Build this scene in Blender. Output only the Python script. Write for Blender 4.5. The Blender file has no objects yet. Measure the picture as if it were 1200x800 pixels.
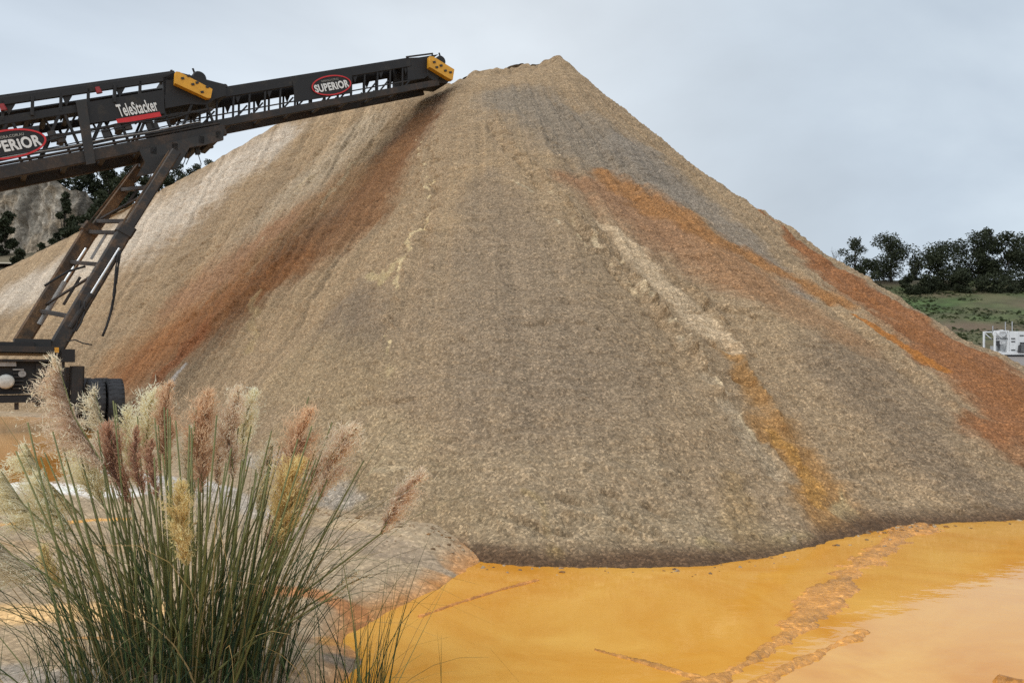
import bpy, math, random
import numpy as np
from mathutils import Vector, Matrix
random.seed(7)
rng = np.random.default_rng(11)
sc = bpy.context.scene
COL = sc.collection
# ---------------------------------------------------------------- camera numbers (metres)
CAM_H, PITCH, FPX = 1.65, math.atan(38 / 866.67), 866.67
CP, SP = math.cos(PITCH), math.sin(PITCH)
def ray(px, py):
    """direction of a sight line of the photograph (1200 x 800 units)"""
    x, y = (px - 600) / FPX, (400 - py) / FPX
    return np.array([x, CP - SP * y, SP + CP * y])
def at(px, py, Y):
    """the point of that sight line at distance Y"""
    d = ray(px, py)
    return np.array([0, 0, CAM_H]) + d * (Y / d[1])
def gnd(px, py, z=0.0):
    d = ray(px, py)
    return np.array([0, 0, CAM_H]) + d * ((z - CAM_H) / d[2])

# ---------------------------------------------------------------- noise (numpy)
def _h(ix, iy, iz, seed):
    n = (ix * 374761393 + iy * 668265263 + iz * 2147483647 + seed * 974634777).astype(np.int64) & 0xffffffff
    n = ((n ^ (n >> 13)) * 1274126177) & 0xffffffff
    n = ((n ^ (n >> 16)) * 2246822519) & 0xffffffff
    return ((n ^ (n >> 15)) & 0xffffff).astype(np.float32) / np.float32(0x7fffff) - np.float32(1)
def vnoise(x, y, z=None, seed=0):
    x = np.asarray(x, dtype=np.float64); y = np.asarray(y, dtype=np.float64)
    ix = np.floor(x); iy = np.floor(y)
    fx = (x - ix).astype(np.float32); fy = (y - iy).astype(np.float32)
    ix = ix.astype(np.int64); iy = iy.astype(np.int64)
    sx = fx * fx * (3 - 2 * fx); sy = fy * fy * (3 - 2 * fy)
    def plane(iz):
        a = _h(ix, iy, iz, seed); b = _h(ix + 1, iy, iz, seed)
        c = _h(ix, iy + 1, iz, seed); d = _h(ix + 1, iy + 1, iz, seed)
        e = a + (b - a) * sx; f = c + (d - c) * sx
        return e + (f - e) * sy
    if z is None:
        return plane(np.int64(0))
    z = np.asarray(z, dtype=np.float64)
    iz = np.floor(z); fz = (z - iz).astype(np.float32); iz = iz.astype(np.int64)
    sz = fz * fz * (3 - 2 * fz)
    p, q = plane(iz), plane(iz + 1)
    return p + (q - p) * sz
def fbm(x, y, z=None, oct=4, seed=0, gain=.5):
    s = 0; a = 1.0; t = 0
    for o in range(oct):
        s = s + a * vnoise(x, y, z, seed + o * 17); t += a
        x = x * 2.03 + 5.1; y = y * 2.03 + 9.7
        if z is not None: z = z * 2.03 + 3.3
        a *= gain
    return s / t
def sstep(a, b, x):
    t = np.clip((x - a) / (b - a), 0, 1)
    return t * t * (3 - 2 * t)
def lin(r, g, b):
    f = lambda c: (c / 255 / 12.92) if c <= 10 else ((c / 255 + .055) / 1.055) ** 2.4
    return np.array([f(r), f(g), f(b)], dtype=np.float32)

# ---------------------------------------------------------------- the stockpile: crest curve, foot curve, straight slopes between
def pile_keys():
    P = []
    def k(r, b, zb=-.05, n=20, e=1.12): P.append((np.array(r, float), np.array([b[0], b[1], zb]), n, e))
    k(at(-300, 420, 46), (-44, 38), n=25)
    k(at(0, 318, 41), (-27.5, 30), n=70)
    k(at(150, 243, 38), (-19, 26), n=70)
    k(at(250, 190, 35), (-15, 24.2), n=75)
    k(at(330, 143, 32), (-12.6, 22.6), n=80)
    k(at(430, 113, 29), (-9.2, 18.4), n=120)
    k(at(525, 98, 27.6), (-6.1, 13.6), n=130)
    k(at(530, 96, 27.6), (-3.3, 9.5), n=140)
    k(at(540, 92, 27.5), (-1.8, 7.6), n=130)
    k(at(553, 87, 27.5), (-.6, 6.65), n=110)
    k(at(570, 84, 27.5), (.4, 6.28), n=130)
    k(at(600, 80, 27.5), (1.9, 6.42), n=150)
    k(at(630, 76, 27.5), (3.9, 7.75), n=130)
    k(at(650, 72, 27.6), (5.8, 8.3), n=120)
    k(at(658, 71, 27.7), (10.0, 9.2), n=90, e=1.3)
    k(at(660, 71, 27.9), (12.6, 13.0), n=80, e=1.2)
    k(at(662, 71, 28.1), (16.2, 20.5), n=70, e=1.5)
    k(at(661, 72, 28.2), (18.5, 28), n=30, e=1.5)
    k(at(655, 73, 28.3), (15.5, 37), n=20)
    k(at(600, 81, 28.3), (8, 45), n=20)
    k(at(530, 97, 28.3), (-4, 50), n=20)
    k(at(250, 191, 35.4), (-18, 54), n=20)
    k(at(0, 320, 41.4), (-32, 56), n=20)
    k(at(-300, 421, 46.4), (-50, 50), n=20)
    return P
def pile_base(NV=760, dens=1.0):
    K = pile_keys(); N = len(K)
    R = np.array([k[0] for k in K]); B = np.array([k[1] for k in K])
    ks = np.concatenate([i + np.arange(int(K[i][2] * dens)) / int(K[i][2] * dens) for i in range(N)])
    def cr(C):
        i = np.floor(ks).astype(int); t = (ks - i)[:, None]
        p0, p1, p2, p3 = C[(i - 1) % N], C[i % N], C[(i + 1) % N], C[(i + 2) % N]
        return .5 * (2 * p1 + (p2 - p0) * t + (2 * p0 - 5 * p1 + 4 * p2 - p3) * t * t + (3 * p1 - p0 - 3 * p2 + p3) * t ** 3)
    i = np.floor(ks).astype(int); t = (ks - i)[:, None]
    Rk = R[i % N] * (1 - t) + R[(i + 1) % N] * t
    Bk = cr(B)
    v = np.linspace(0, 1, NV)
    v = .35 * v + .65 * (1 - (1 - v) ** 1.5)
    V = v[None, :, None]
    P = Rk[:, None, :] * (1 - V) + Bk[:, None, :] * V
    E = np.array([k_[3] for k_ in K]); Ek = E[i % N] * (1 - t[:, 0]) + E[(i + 1) % N] * t[:, 0]
    prof = (1 - v)[None, :] ** Ek[:, None]
    P[:, :, 2] = Bk[:, None, 2] + (Rk[:, None, 2] - Bk[:, None, 2]) * prof
    return ks, v, P
# runnels, levees and small slump scarps: height, [(x, y, z, half width)]
RELIEF = [
    (0.14, [(0.81, 17.55, 6.44, 0.06), (1.51, 14.77, 4.56, 0.07), (2.19, 12.71, 3.11, 0.06), (2.8, 10.63, 1.71, 0.06), (3.16, 9.16, 0.8, 0.06), (3.26, 8.2, 0.3, 0.07)]),
    (0.1, [(1.59, 15.5, 4.99, 0.05), (2.08, 13.48, 3.61, 0.05), (2.49, 11.82, 2.49, 0.05), (2.93, 10.3, 1.48, 0.06)]),
    (0.09, [(2.1, 14.0, 3.91, 0.05), (2.42, 12.44, 2.87, 0.05), (2.88, 10.92, 1.85, 0.05)]),
    (0.12, [(2.6, 14.22, 3.88, 0.07), (3.31, 13.11, 3.01, 0.08), (3.58, 12.01, 2.28, 0.08), (3.56, 10.2, 1.23, 0.08), (3.38, 8.23, 0.28, 0.08)]),
    (-0.1, [(1.12, 15.44, 5.07, 0.07), (1.73, 13.2, 3.56, 0.06), (2.3, 11.76, 2.52, 0.07), (2.56, 10.71, 1.84, 0.06)]),
    (-0.16, [(2.81, 12.28, 2.65, 0.07), (3.47, 12.79, 2.78, 0.07), (4.1, 12.77, 2.67, 0.07), (4.36, 12.46, 2.45, 0.06)]),
    (-0.14, [(3.03, 11.58, 2.16, 0.07), (3.49, 11.55, 2.03, 0.07), (3.79, 11.43, 1.89, 0.05)]),
    (-0.12, [(3.16, 10.8, 1.68, 0.05), (3.47, 10.66, 1.52, 0.06), (3.71, 10.65, 1.46, 0.05)]),
    (0.09, [(-0.62, 23.39, 10.26, 0.08), (0.19, 19.36, 7.63, 0.08), (1.1, 16.37, 5.65, 0.08)]),
    (-0.09, [(-1.03, 23.15, 10.04, 0.08), (0.06, 18.78, 7.24, 0.08), (0.71, 16.12, 5.53, 0.08)]),
    (-0.08, [(-0.06, 24.1, 10.81, 0.08), (1.14, 19.89, 7.9, 0.08), (1.95, 17.25, 5.98, 0.07)]),
    (0.08, [(1.13, 24.98, 11.43, 0.09), (2.35, 20.49, 8.1, 0.07), (3.38, 17.06, 5.6, 0.07)]),
    (-0.08, [(1.57, 24.97, 11.43, 0.09), (2.8, 20.27, 7.92, 0.07), (3.66, 16.76, 5.37, 0.07)]),
    (0.09, [(-4.07, 27.11, 11.48, 0.1), (-5.13, 26.02, 9.83, 0.11), (-6.41, 24.17, 7.15, 0.11), (-7.61, 23.66, 5.66, 0.11)]),
    (-0.09, [(-3.66, 26.51, 11.11, 0.09), (-4.64, 25.08, 9.25, 0.1), (-5.6, 23.24, 6.94, 0.11)]),
    (0.08, [(-4.98, 27.81, 11.74, 0.1), (-6.57, 26.88, 9.78, 0.11), (-8.12, 26.08, 7.57, 0.12)]),
    (-0.08, [(-5.56, 28.2, 11.87, 0.1), (-7.44, 27.9, 10.13, 0.11), (-9.2, 27.46, 8.05, 0.13)]),
    (0.07, [(-2.93, 24.39, 9.77, 0.09), (-2.3, 18.7, 6.33, 0.07), (-2.11, 14.28, 3.56, 0.05), (-1.93, 11.31, 1.84, 0.04)]),
    (-0.08, [(-2.55, 23.46, 9.45, 0.08), (-1.93, 17.6, 5.85, 0.06), (-1.86, 14.28, 3.73, 0.05)]),
    (0.1, [(-5.86, 23.13, 6.63, 0.11), (-7.73, 22.39, 4.38, 0.13), (-9.98, 22.82, 2.56, 0.13), (-11.44, 22.69, 1.0, 0.13)]),
    (-0.09, [(-6.95, 23.93, 6.49, 0.11), (-9.16, 24.11, 4.6, 0.14), (-11.66, 24.83, 2.82, 0.14)]),
    (0.08, [(-11.56, 28.7, 7.19, 0.13), (-14.32, 29.51, 5.56, 0.17), (-16.0, 29.01, 3.86, 0.17)]),
    (-0.08, [(-10.39, 27.31, 6.74, 0.13), (-12.99, 28.24, 5.28, 0.16), (-14.85, 28.01, 3.57, 0.16)]),
    (-0.12, [(0.35, 7.32, 0.4, 0.04), (0.85, 7.24, 0.38, 0.05), (1.09, 6.98, 0.26, 0.05), (1.44, 6.66, 0.09, 0.04)]),
    (0.1, [(0.42, 7.14, 0.31, 0.05), (0.9, 7.02, 0.27, 0.05), (1.27, 6.67, 0.11, 0.05)]),
    (-0.09, [(-0.05, 6.97, 0.2, 0.03), (0.33, 6.77, 0.14, 0.04), (0.68, 6.55, 0.06, 0.03)]),
    (-0.1, [(0.78, 7.48, 0.49, 0.04), (1.18, 7.35, 0.43, 0.04), (1.55, 7.14, 0.3, 0.04)]),
    (-0.08, [(4.13, 8.84, 0.39, 0.05), (4.65, 8.5, 0.15, 0.05), (5.21, 8.45, 0.06, 0.04)]),
    (0.08, [(6.2, 16.27, 4.2, 0.08), (6.29, 13.6, 2.66, 0.08), (6.5, 11.75, 1.58, 0.07), (6.58, 10.06, 0.68, 0.07)]),
    (-0.08, [(5.99, 14.84, 3.46, 0.07), (6.14, 12.39, 2.0, 0.07), (6.33, 10.77, 1.08, 0.07)]),
    (-0.07, [(-2.48, 10.87, 1.21, 0.05), (-1.74, 10.24, 1.33, 0.05), (-1.06, 9.59, 1.28, 0.04)]),
    (-0.07, [(-0.91, 10.27, 1.73, 0.05), (-0.19, 9.7, 1.61, 0.04), (0.48, 9.79, 1.72, 0.05)]),
    (-0.07, [(0.02, 10.93, 2.34, 0.05), (0.75, 11.08, 2.46, 0.05), (1.48, 10.9, 2.29, 0.05)]),
]
# stains and bands of differing colour on the stockpile: colour, strength, softness, [(x, y, z, half width)] in metres
STAINS = [
    ((186, 172, 154), 0.9, 0.9, [(-24.06, 35.8, 5.57, 1.87), (-19.41, 34.89, 7.51, 2.43), (-15.42, 33.24, 8.8, 2.32), (-11.9, 32.03, 10.78, 1.68), (-9.61, 30.71, 11.5, 0.9)]),
    ((172, 156, 132), 0.6, 0.9, [(-10.72, 25.82, 4.78, 1.2), (-8.12, 26.08, 7.57, 1.37), (-5.65, 27.19, 10.71, 0.95)]),
    ((124, 114, 101), 0.75, 0.9, [(-0.06, 24.1, 10.81, 1.13), (1.95, 21.35, 8.75, 1.5), (3.49, 17.82, 6.12, 1.04)]),
    ((126, 116, 104), 0.75, 0.8, [(3.31, 20.54, 7.99, 0.96), (4.56, 17.99, 5.84, 0.63), (5.42, 15.63, 4.1, 0.36), (5.72, 14.16, 3.13, 0.2)]),
    ((126, 110, 92), 0.5, 1.0, [(-0.57, 17.77, 6.52, 0.41), (-0.39, 14.43, 4.41, 1.01), (0.02, 11.44, 2.64, 1.32), (0.44, 9.56, 1.59, 1.21)]),
    ((112, 98, 83), 0.6, 0.9, [(-3.45, 15.11, 2.98, 0.87), (-2.51, 12.26, 2.0, 0.57)]),
    ((120, 103, 84), 0.6, 0.9, [(5.3, 11.56, 1.73, 0.8), (5.48, 9.77, 0.71, 0.67), (5.66, 8.97, 0.26, 0.51)]),
    ((158, 138, 108), 0.6, 0.9, [(-0.3, 7.03, 0.18, 0.32), (1.11, 6.98, 0.26, 0.4), (2.46, 7.23, 0.13, 0.33)]),
    ((150, 128, 95), 0.6, 0.9, [(-3.36, 10.94, 0.59, 0.63), (-1.82, 8.95, 0.57, 0.62), (-0.68, 7.52, 0.31, 0.43)]),
    ((108, 84, 66), 0.8, 0.8, [(-2.56, 26.51, 11.67, 0.37), (-3.23, 25.55, 10.45, 0.9), (-3.95, 23.64, 8.41, 1.1)]),
    ((120, 90, 66), 0.75, 1.0, [(-3.43, 24.6, 9.52, 0.98), (-4.55, 22.63, 7.19, 1.19), (-6.38, 22.15, 5.37, 1.16)]),
    ((148, 110, 72), 0.65, 0.8, [(-4.15, 24.1, 8.69, 0.96), (-7.25, 24.25, 6.54, 1.58), (-11.12, 25.77, 4.33, 1.79), (-13.63, 25.76, 2.07, 1.25)]),
    ((128, 90, 57), 0.85, 0.9, [(-3.23, 25.55, 10.45, 0.66), (-4.62, 21.12, 5.93, 1.47), (-7.94, 22.31, 4.12, 1.94), (-12.36, 24.46, 1.78, 1.35)]),
    ((142, 92, 50), 0.6, 1.0, [(-6.4, 21.46, 4.77, 0.8), (-8.47, 22.93, 4.16, 1.19), (-11.01, 24.5, 3.13, 1.36), (-12.84, 24.92, 1.82, 0.92)]),
    ((142, 102, 74), 0.5, 0.8, [(-7.74, 24.91, 6.74, 0.72), (-9.64, 25.32, 5.33, 0.73), (-12.34, 26.84, 4.31, 0.78)]),
    ((140, 86, 50), 0.7, 0.6, [(-9.45, 22.82, 3.09, 0.53), (-10.72, 22.79, 1.79, 0.58), (-11.05, 22.01, 0.79, 0.46)]),
    ((146, 108, 76), 0.9, 0.9, [(1.79, 17.57, 6.23, 0.57), (2.64, 16.86, 5.56, 0.9), (3.51, 15.12, 4.27, 0.91), (4.41, 14.17, 3.54, 0.72)]),
    ((150, 104, 58), 0.9, 0.8, [(2.44, 18.55, 6.73, 0.39), (3.53, 16.88, 5.46, 0.51), (4.46, 15.52, 4.35, 0.5), (5.6, 15.19, 3.78, 0.42), (6.38, 14.38, 3.07, 0.3)]),
    ((148, 112, 78), 0.75, 1.0, [(3.88, 14.72, 3.96, 0.62), (5.06, 13.78, 3.09, 0.54), (5.75, 12.52, 2.17, 0.43)]),
    ((140, 92, 55), 0.95, 0.45, [(6.7, 19.59, 5.85, 0.21), (7.32, 17.56, 4.44, 0.53), (7.63, 15.79, 3.36, 0.77), (7.87, 13.95, 2.3, 0.93), (7.83, 12.16, 1.5, 1.04), (7.68, 10.63, 0.81, 1.1)]),
    ((168, 106, 40), 0.9, 0.4, [(6.5, 13.76, 2.69, 0.1), (6.83, 12.95, 2.16, 0.13), (7.02, 12.21, 1.72, 0.11)]),
    ((140, 90, 48), 0.6, 0.8, [(7.3, 15.83, 3.48, 0.18), (7.58, 13.46, 2.2, 0.28), (7.77, 12.32, 1.59, 0.37), (7.76, 10.75, 0.85, 0.37)]),
    ((160, 120, 72), 0.95, 0.6, [(3.26, 11.63, 2.13, 0.16), (3.37, 10.56, 1.48, 0.22), (3.45, 9.6, 0.94, 0.33), (3.49, 8.77, 0.5, 0.42), (3.47, 7.91, 0.11, 0.38)]),
    ((172, 126, 62), 0.85, 0.6, [(3.37, 10.11, 1.23, 0.09), (3.41, 9.06, 0.67, 0.12), (3.38, 8.23, 0.28, 0.15)]),
    ((170, 150, 110), 0.7, 0.7, [(3.83, 8.76, 0.41, 0.06), (3.69, 8.09, 0.13, 0.13)]),
    ((172, 126, 64), 0.9, 0.5, [(3.19, 12.68, 2.77, 0.04), (3.34, 11.67, 2.13, 0.05), (3.45, 10.77, 1.58, 0.06)]),
    ((184, 160, 128), 0.95, 0.4, [(1.83, 15.33, 4.81, 0.09), (2.3, 14.41, 4.09, 0.23), (2.72, 13.1, 3.16, 0.38), (3.06, 12.16, 2.5, 0.39), (3.36, 11.56, 2.06, 0.24)]),
    ((166, 146, 118), 0.7, 0.6, [(2.55, 11.21, 2.12, 0.13), (2.79, 9.79, 1.26, 0.18), (2.95, 8.65, 0.62, 0.2)]),
    ((190, 168, 134), 0.95, 0.5, [(1.56, 15.25, 4.84, 0.05), (2.1, 13.14, 3.4, 0.05), (2.51, 11.5, 2.3, 0.04), (2.91, 10.16, 1.42, 0.05), (3.1, 9.06, 0.78, 0.04)]),
    ((188, 166, 132), 0.9, 0.5, [(2.04, 13.82, 3.82, 0.04), (2.34, 12.39, 2.87, 0.04), (2.56, 11.67, 2.38, 0.04)]),
    ((182, 160, 126), 0.85, 0.5, [(0.76, 16.75, 5.93, 0.05), (1.46, 14.37, 4.34, 0.04), (2.15, 12.54, 3.03, 0.04)]),
    ((190, 168, 128), 1, 0.4, [(-3.18, 24.92, 9.93, 0.07), (-2.37, 19.89, 7.08, 0.06), (-1.98, 16.57, 5.14, 0.06), (-2.05, 15.07, 4.1, 0.07), (-2.15, 14.0, 3.35, 0.08), (-2.21, 12.89, 2.61, 0.04), (-1.99, 11.88, 2.15, 0.04), (-1.91, 10.84, 1.58, 0.06)]),
    ((180, 160, 118), 0.7, 0.6, [(-2.2, 14.96, 3.93, 0.1), (-2.51, 14.74, 3.55, 0.17), (-2.88, 15.59, 3.79, 0.11)]),
    ((164, 142, 110), 0.6, 1.0, [(-2.58, 10.79, 1.09, 0.15), (-1.75, 9.54, 0.93, 0.37), (-1.16, 8.65, 0.73, 0.24)]),
    ((176, 156, 124), 0.6, 0.8, [(-2.0, 9.28, 0.64, 0.05), (-1.58, 8.67, 0.55, 0.09), (-1.25, 8.53, 0.62, 0.08)]),
    ((170, 146, 104), 0.5, 0.6, [(-7.5, 21.79, 4.07, 0.1), (-7.05, 19.86, 2.93, 0.14), (-6.33, 17.53, 1.95, 0.12)]),
    ((176, 160, 130), 0.6, 0.6, [(-0.19, 18.78, 7.22, 0.04), (0.36, 16.48, 5.76, 0.05), (0.99, 14.65, 4.59, 0.03)]),
    ((172, 152, 120), 0.6, 0.6, [(-5.48, 27.94, 11.62, 0.07), (-6.45, 26.58, 9.55, 0.09), (-7.87, 26.17, 7.89, 0.09), (-8.53, 24.76, 5.85, 0.06)]),
    ((172, 152, 120), 0.6, 0.6, [(-4.64, 26.8, 10.88, 0.06), (-5.61, 25.35, 8.87, 0.09), (-6.24, 23.58, 6.74, 0.05)]),
    ((172, 166, 160), 0.75, 0.6, [(-9.53, 21.55, 1.89, 0.12), (-9.78, 21.1, 1.29, 0.39), (-9.59, 20.02, 0.64, 0.32)]),
    ((165, 155, 142), 0.75, 0.7, [(-3.89, 11.06, 0.26, 0.3), (-2.66, 9.34, 0.27, 0.26), (-1.64, 8.08, 0.23, 0.15)]),
    ((152, 134, 108), 0.6, 0.6, [(-1.74, 7.99, 0.14, 0.07), (-1.32, 7.72, 0.19, 0.12), (-1.01, 7.57, 0.23, 0.09)]),
    ((168, 140, 84), 0.6, 0.6, [(0.15, 7.53, 0.49, 0.03), (0.25, 7.03, 0.25, 0.1), (0.3, 6.66, 0.09, 0.11)]),
    ((170, 148, 106), 0.7, 0.6, [(1.9, 6.92, 0.14, 0.08), (2.41, 7.07, 0.08, 0.13), (3.05, 7.46, 0.05, 0.1)]),
    ((186, 168, 140), 0.7, 0.6, [(2.18, 6.84, 0.05, 0.03), (2.67, 7.14, 0.03, 0.05), (2.93, 7.45, 0.08, 0.03)]),
    ((96, 78, 62), 0.6, 0.7, [(-0.61, 6.9, 0.04, 0.04), (0.01, 6.57, 0.03, 0.04), (0.47, 6.5, 0.03, 0.04)]),
    ((148, 120, 78), 0.5, 0.8, [(2.36, 8.02, 0.52, 0.2), (2.37, 7.46, 0.26, 0.22), (2.36, 6.91, 0.03, 0.16)]),
    ((152, 130, 98), 0.6, 0.9, [(-5.06, 14.3, 1.08, 0.66), (-4.21, 14.16, 1.73, 0.98), (-2.27, 11.03, 1.45, 0.64)]),
    ((152, 132, 104), 0.5, 1.0, [(-0.72, 7.95, 0.51, 0.46), (0.19, 7.67, 0.56, 0.53), (1.06, 7.92, 0.71, 0.54)]),
]
GROUND_STAINS = [
    ((222, 214, 204), 1, 0.4, [(-6.74, 8.92, 0.25), (-5.71, 8.92, 0.25), (-4.94, 8.81, 0.24), (-4.28, 8.7, 0.18)]),
    ((190, 186, 182), 0.7, 0.5, [(-5.86, 10.24, 0.14), (-3.62, 9.04, 0.21)]),
    ((220, 160, 78), 0.9, 0.5, [(-5.47, 7.48, 0.05), (-4.64, 7.52, 0.04), (-3.97, 7.73, 0.04)]),
    ((165, 138, 104), 0.9, 0.6, [(-4.63, 6.35, 0.18), (-3.91, 6.35, 0.19), (-3.34, 6.5, 0.15)]),
    ((216, 174, 116), 0.95, 0.5, [(-3.47, 4.77, 0.19), (-2.96, 4.82, 0.19), (-2.42, 4.74, 0.2)]),
    ((205, 150, 80), 0.8, 0.5, [(-2.62, 4.28, 0.02), (-2.41, 4.34, 0.04), (-2.11, 4.24, 0.03)]),
    ((160, 150, 138), 0.8, 0.6, [(-2.78, 3.83, 0.13), (-2.34, 3.83, 0.12), (-1.6, 3.55, 0.2)]),
    ((168, 156, 142), 0.85, 0.6, [(-4.14, 9.04, 0.31), (-3.1, 8.48, 0.29), (-2.25, 7.56, 0.22)]),
    ((150, 130, 106), 0.95, 0.35, [(-2.1, 6.82, 0.2), (-1.52, 6.65, 0.26), (-0.94, 6.35, 0.22), (-0.49, 6.13, 0.06)]),
    ((166, 146, 118), 0.6, 0.6, [(-1.85, 7.36, 0.07), (-1.3, 7.1, 0.07), (-0.74, 6.5, 0.04)]),
    ((128, 114, 98), 0.9, 0.35, [(-0.95, 4.2, 0.09), (-0.77, 4.23, 0.09), (-0.63, 4.26, 0.07)]),
    ((200, 128, 50), 0.95, 0.4, [(-0.85, 4.66, 0.06), (-0.71, 5.17, 0.08), (-0.38, 5.61, 0.07), (0.0, 5.92, 0.05)]),
    ((170, 110, 60), 0.85, 0.6, [(-1.62, 5.27, 0.12), (-1.15, 5.04, 0.1), (-0.91, 4.74, 0.08)]),
    ((196, 140, 70), 0.8, 0.6, [(-1.13, 4.51, 0.07), (-0.93, 4.55, 0.06)]),
    ((205, 150, 70), 0.8, 0.6, [(-0.74, 3.83, 0.13), (-0.63, 3.94, 0.06)]),
]
# ---------------------------------------------------------------- materials
def new_mat(name):
    m = bpy.data.materials.new(name); m.use_nodes = True
    nt = m.node_tree
    return m, nt, nt.nodes['Principled BSDF']
def node(nt, t, **kw):
    n = nt.nodes.new(t)
    for k, v in kw.items():
        if k in ('operation', 'blend_type', 'data_type', 'attribute_name', 'feature', 'noise_dimensions', 'sky_type', 'sun_disc', 'vector_type'): setattr(n, k, v)
        else: n.inputs[k].default_value = v
    return n
def ramp(nt, stops):
    n = nt.nodes.new('ShaderNodeValToRGB'); e = n.color_ramp.elements
    while len(e) < len(stops): e.new(.5)
    for q, (p, c) in zip(e, stops):
        q.position = p; q.color = (*c, 1) if len(c) == 3 else c
    return n
def simple(name, c, rough=.6, metal=0.0, var=.25, scale=6.0, bump=.0, spec=.5):
    """painted / rubber / dull surfaces with uneven dirt"""
    m, nt, p = new_mat(name)
    tc = node(nt, 'ShaderNodeTexCoord')
    no = node(nt, 'ShaderNodeTexNoise', Scale=scale, Detail=6.0, Roughness=.65)
    nt.links.new(tc.outputs['Object'], no.inputs['Vector'])
    c = np.array(c, float)
    r = ramp(nt, [(.3, tuple(np.clip(c * (1 - var), 0, 1))), (.7, tuple(np.clip(c * (1 + var), 0, 1)))])
    nt.links.new(no.outputs['Fac'], r.inputs['Fac']); nt.links.new(r.outputs['Color'], p.inputs['Base Color'])
    p.inputs['Roughness'].default_value = rough; p.inputs['Metallic'].default_value = metal
    p.inputs['Specular IOR Level'].default_value = spec
    if bump:
        b = node(nt, 'ShaderNodeBump', Strength=bump, Distance=.02)
        nt.links.new(no.outputs['Fac'], b.inputs['Height']); nt.links.new(b.outputs['Normal'], p.inputs['Normal'])
    return m
def rusty(name, paint, rust, amount=.5, rough=.62):
    m, nt, p = new_mat(name)
    tc = node(nt, 'ShaderNodeTexCoord')
    no = node(nt, 'ShaderNodeTexNoise', Scale=2.2, Detail=9.0, Roughness=.72)
    n2 = node(nt, 'ShaderNodeTexNoise', Scale=25.0, Detail=4.0)
    nt.links.new(tc.outputs['Object'], no.inputs['Vector']); nt.links.new(tc.outputs['Object'], n2.inputs['Vector'])
    r = ramp(nt, [(amount - .08, (0, 0, 0)), (amount + .1, (1, 1, 1))])
    nt.links.new(no.outputs['Fac'], r.inputs['Fac'])
    r2 = ramp(nt, [(.3, tuple(np.array(rust) * .55)), (.7, tuple(np.clip(np.array(rust) * 1.35, 0, 1)))])
    nt.links.new(n2.outputs['Fac'], r2.inputs['Fac'])
    mx = node(nt, 'ShaderNodeMix', data_type='RGBA')
    nt.links.new(r.outputs['Color'], mx.inputs[0]); mx.inputs[6].default_value = (*paint, 1); nt.links.new(r2.outputs['Color'], mx.inputs[7])
    nt.links.new(mx.outputs[2], p.inputs['Base Color'])
    p.inputs['Roughness'].default_value = rough
    return m
def soil(name, scales, bumps, speckle=.3, wet=False, rough=.95):
    """base colour from the 'col' attribute, stone speckle and bump from object-space noise"""
    m, nt, p = new_mat(name)
    tc = node(nt, 'ShaderNodeTexCoord')
    at_ = node(nt, 'ShaderNodeAttribute', attribute_name='col')
    last = None
    for s, d in zip(scales, bumps):
        no = node(nt, 'ShaderNodeTexNoise', Scale=s, Detail=5.0, Roughness=.62)
        nt.links.new(tc.outputs['Object'], no.inputs['Vector'])
        b = node(nt, 'ShaderNodeBump', Strength=1.0, Distance=d)
        nt.links.new(no.outputs['Fac'], b.inputs['Height'])
        if last: nt.links.new(last.outputs['Normal'], b.inputs['Normal'])
        last = b
    vo = node(nt, 'ShaderNodeTexVoronoi', Scale=scales[-1] * 1.1)
    nt.links.new(tc.outputs['Object'], vo.inputs['Vector'])
    sep = node(nt, 'ShaderNodeSeparateColor'); nt.links.new(vo.outputs['Color'], sep.inputs[0])
    n3 = node(nt, 'ShaderNodeTexNoise', Scale=scales[0] * 1.3, Detail=8.0, Roughness=.75)
    nt.links.new(tc.outputs['Object'], n3.inputs['Vector'])
    r = ramp(nt, [(0, (1 - speckle,) * 3), (.75, (1.0,) * 3), (1, (1 + speckle * 1.3,) * 3)])
    nt.links.new(sep.outputs[0], r.inputs['Fac'])
    r3 = ramp(nt, [(.3, (.74, .72, .69)), (.7, (1.22, 1.24, 1.27))]); nt.links.new(n3.outputs['Fac'], r3.inputs['Fac'])
    m1 = node(nt, 'ShaderNodeMix', data_type='RGBA', blend_type='MULTIPLY'); m1.inputs[0].default_value = 1
    m2 = node(nt, 'ShaderNodeMix', data_type='RGBA', blend_type='MULTIPLY'); m2.inputs[0].default_value = 1
    nt.links.new(at_.outputs['Color'], m1.inputs[6]); nt.links.new(r.outputs['Color'], m1.inputs[7])
    nt.links.new(m1.outputs[2], m2.inputs[6]); nt.links.new(r3.outputs['Color'], m2.inputs[7])
    nt.links.new(m2.outputs[2], p.inputs['Base Color'])
    nt.links.new(last.outputs['Normal'], p.inputs['Normal'])
    if wet:
        aw = node(nt, 'ShaderNodeAttribute', attribute_name='wet')
        mr = node(nt, 'ShaderNodeMapRange'); mr.inputs[3].default_value = rough; mr.inputs[4].default_value = .28
        nt.links.new(aw.outputs['Fac'], mr.inputs[0]); nt.links.new(mr.outputs[0], p.inputs['Roughness'])
    else:
        p.inputs['Roughness'].default_value = rough
    p.inputs['Specular IOR Level'].default_value = .3
    return m
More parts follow.
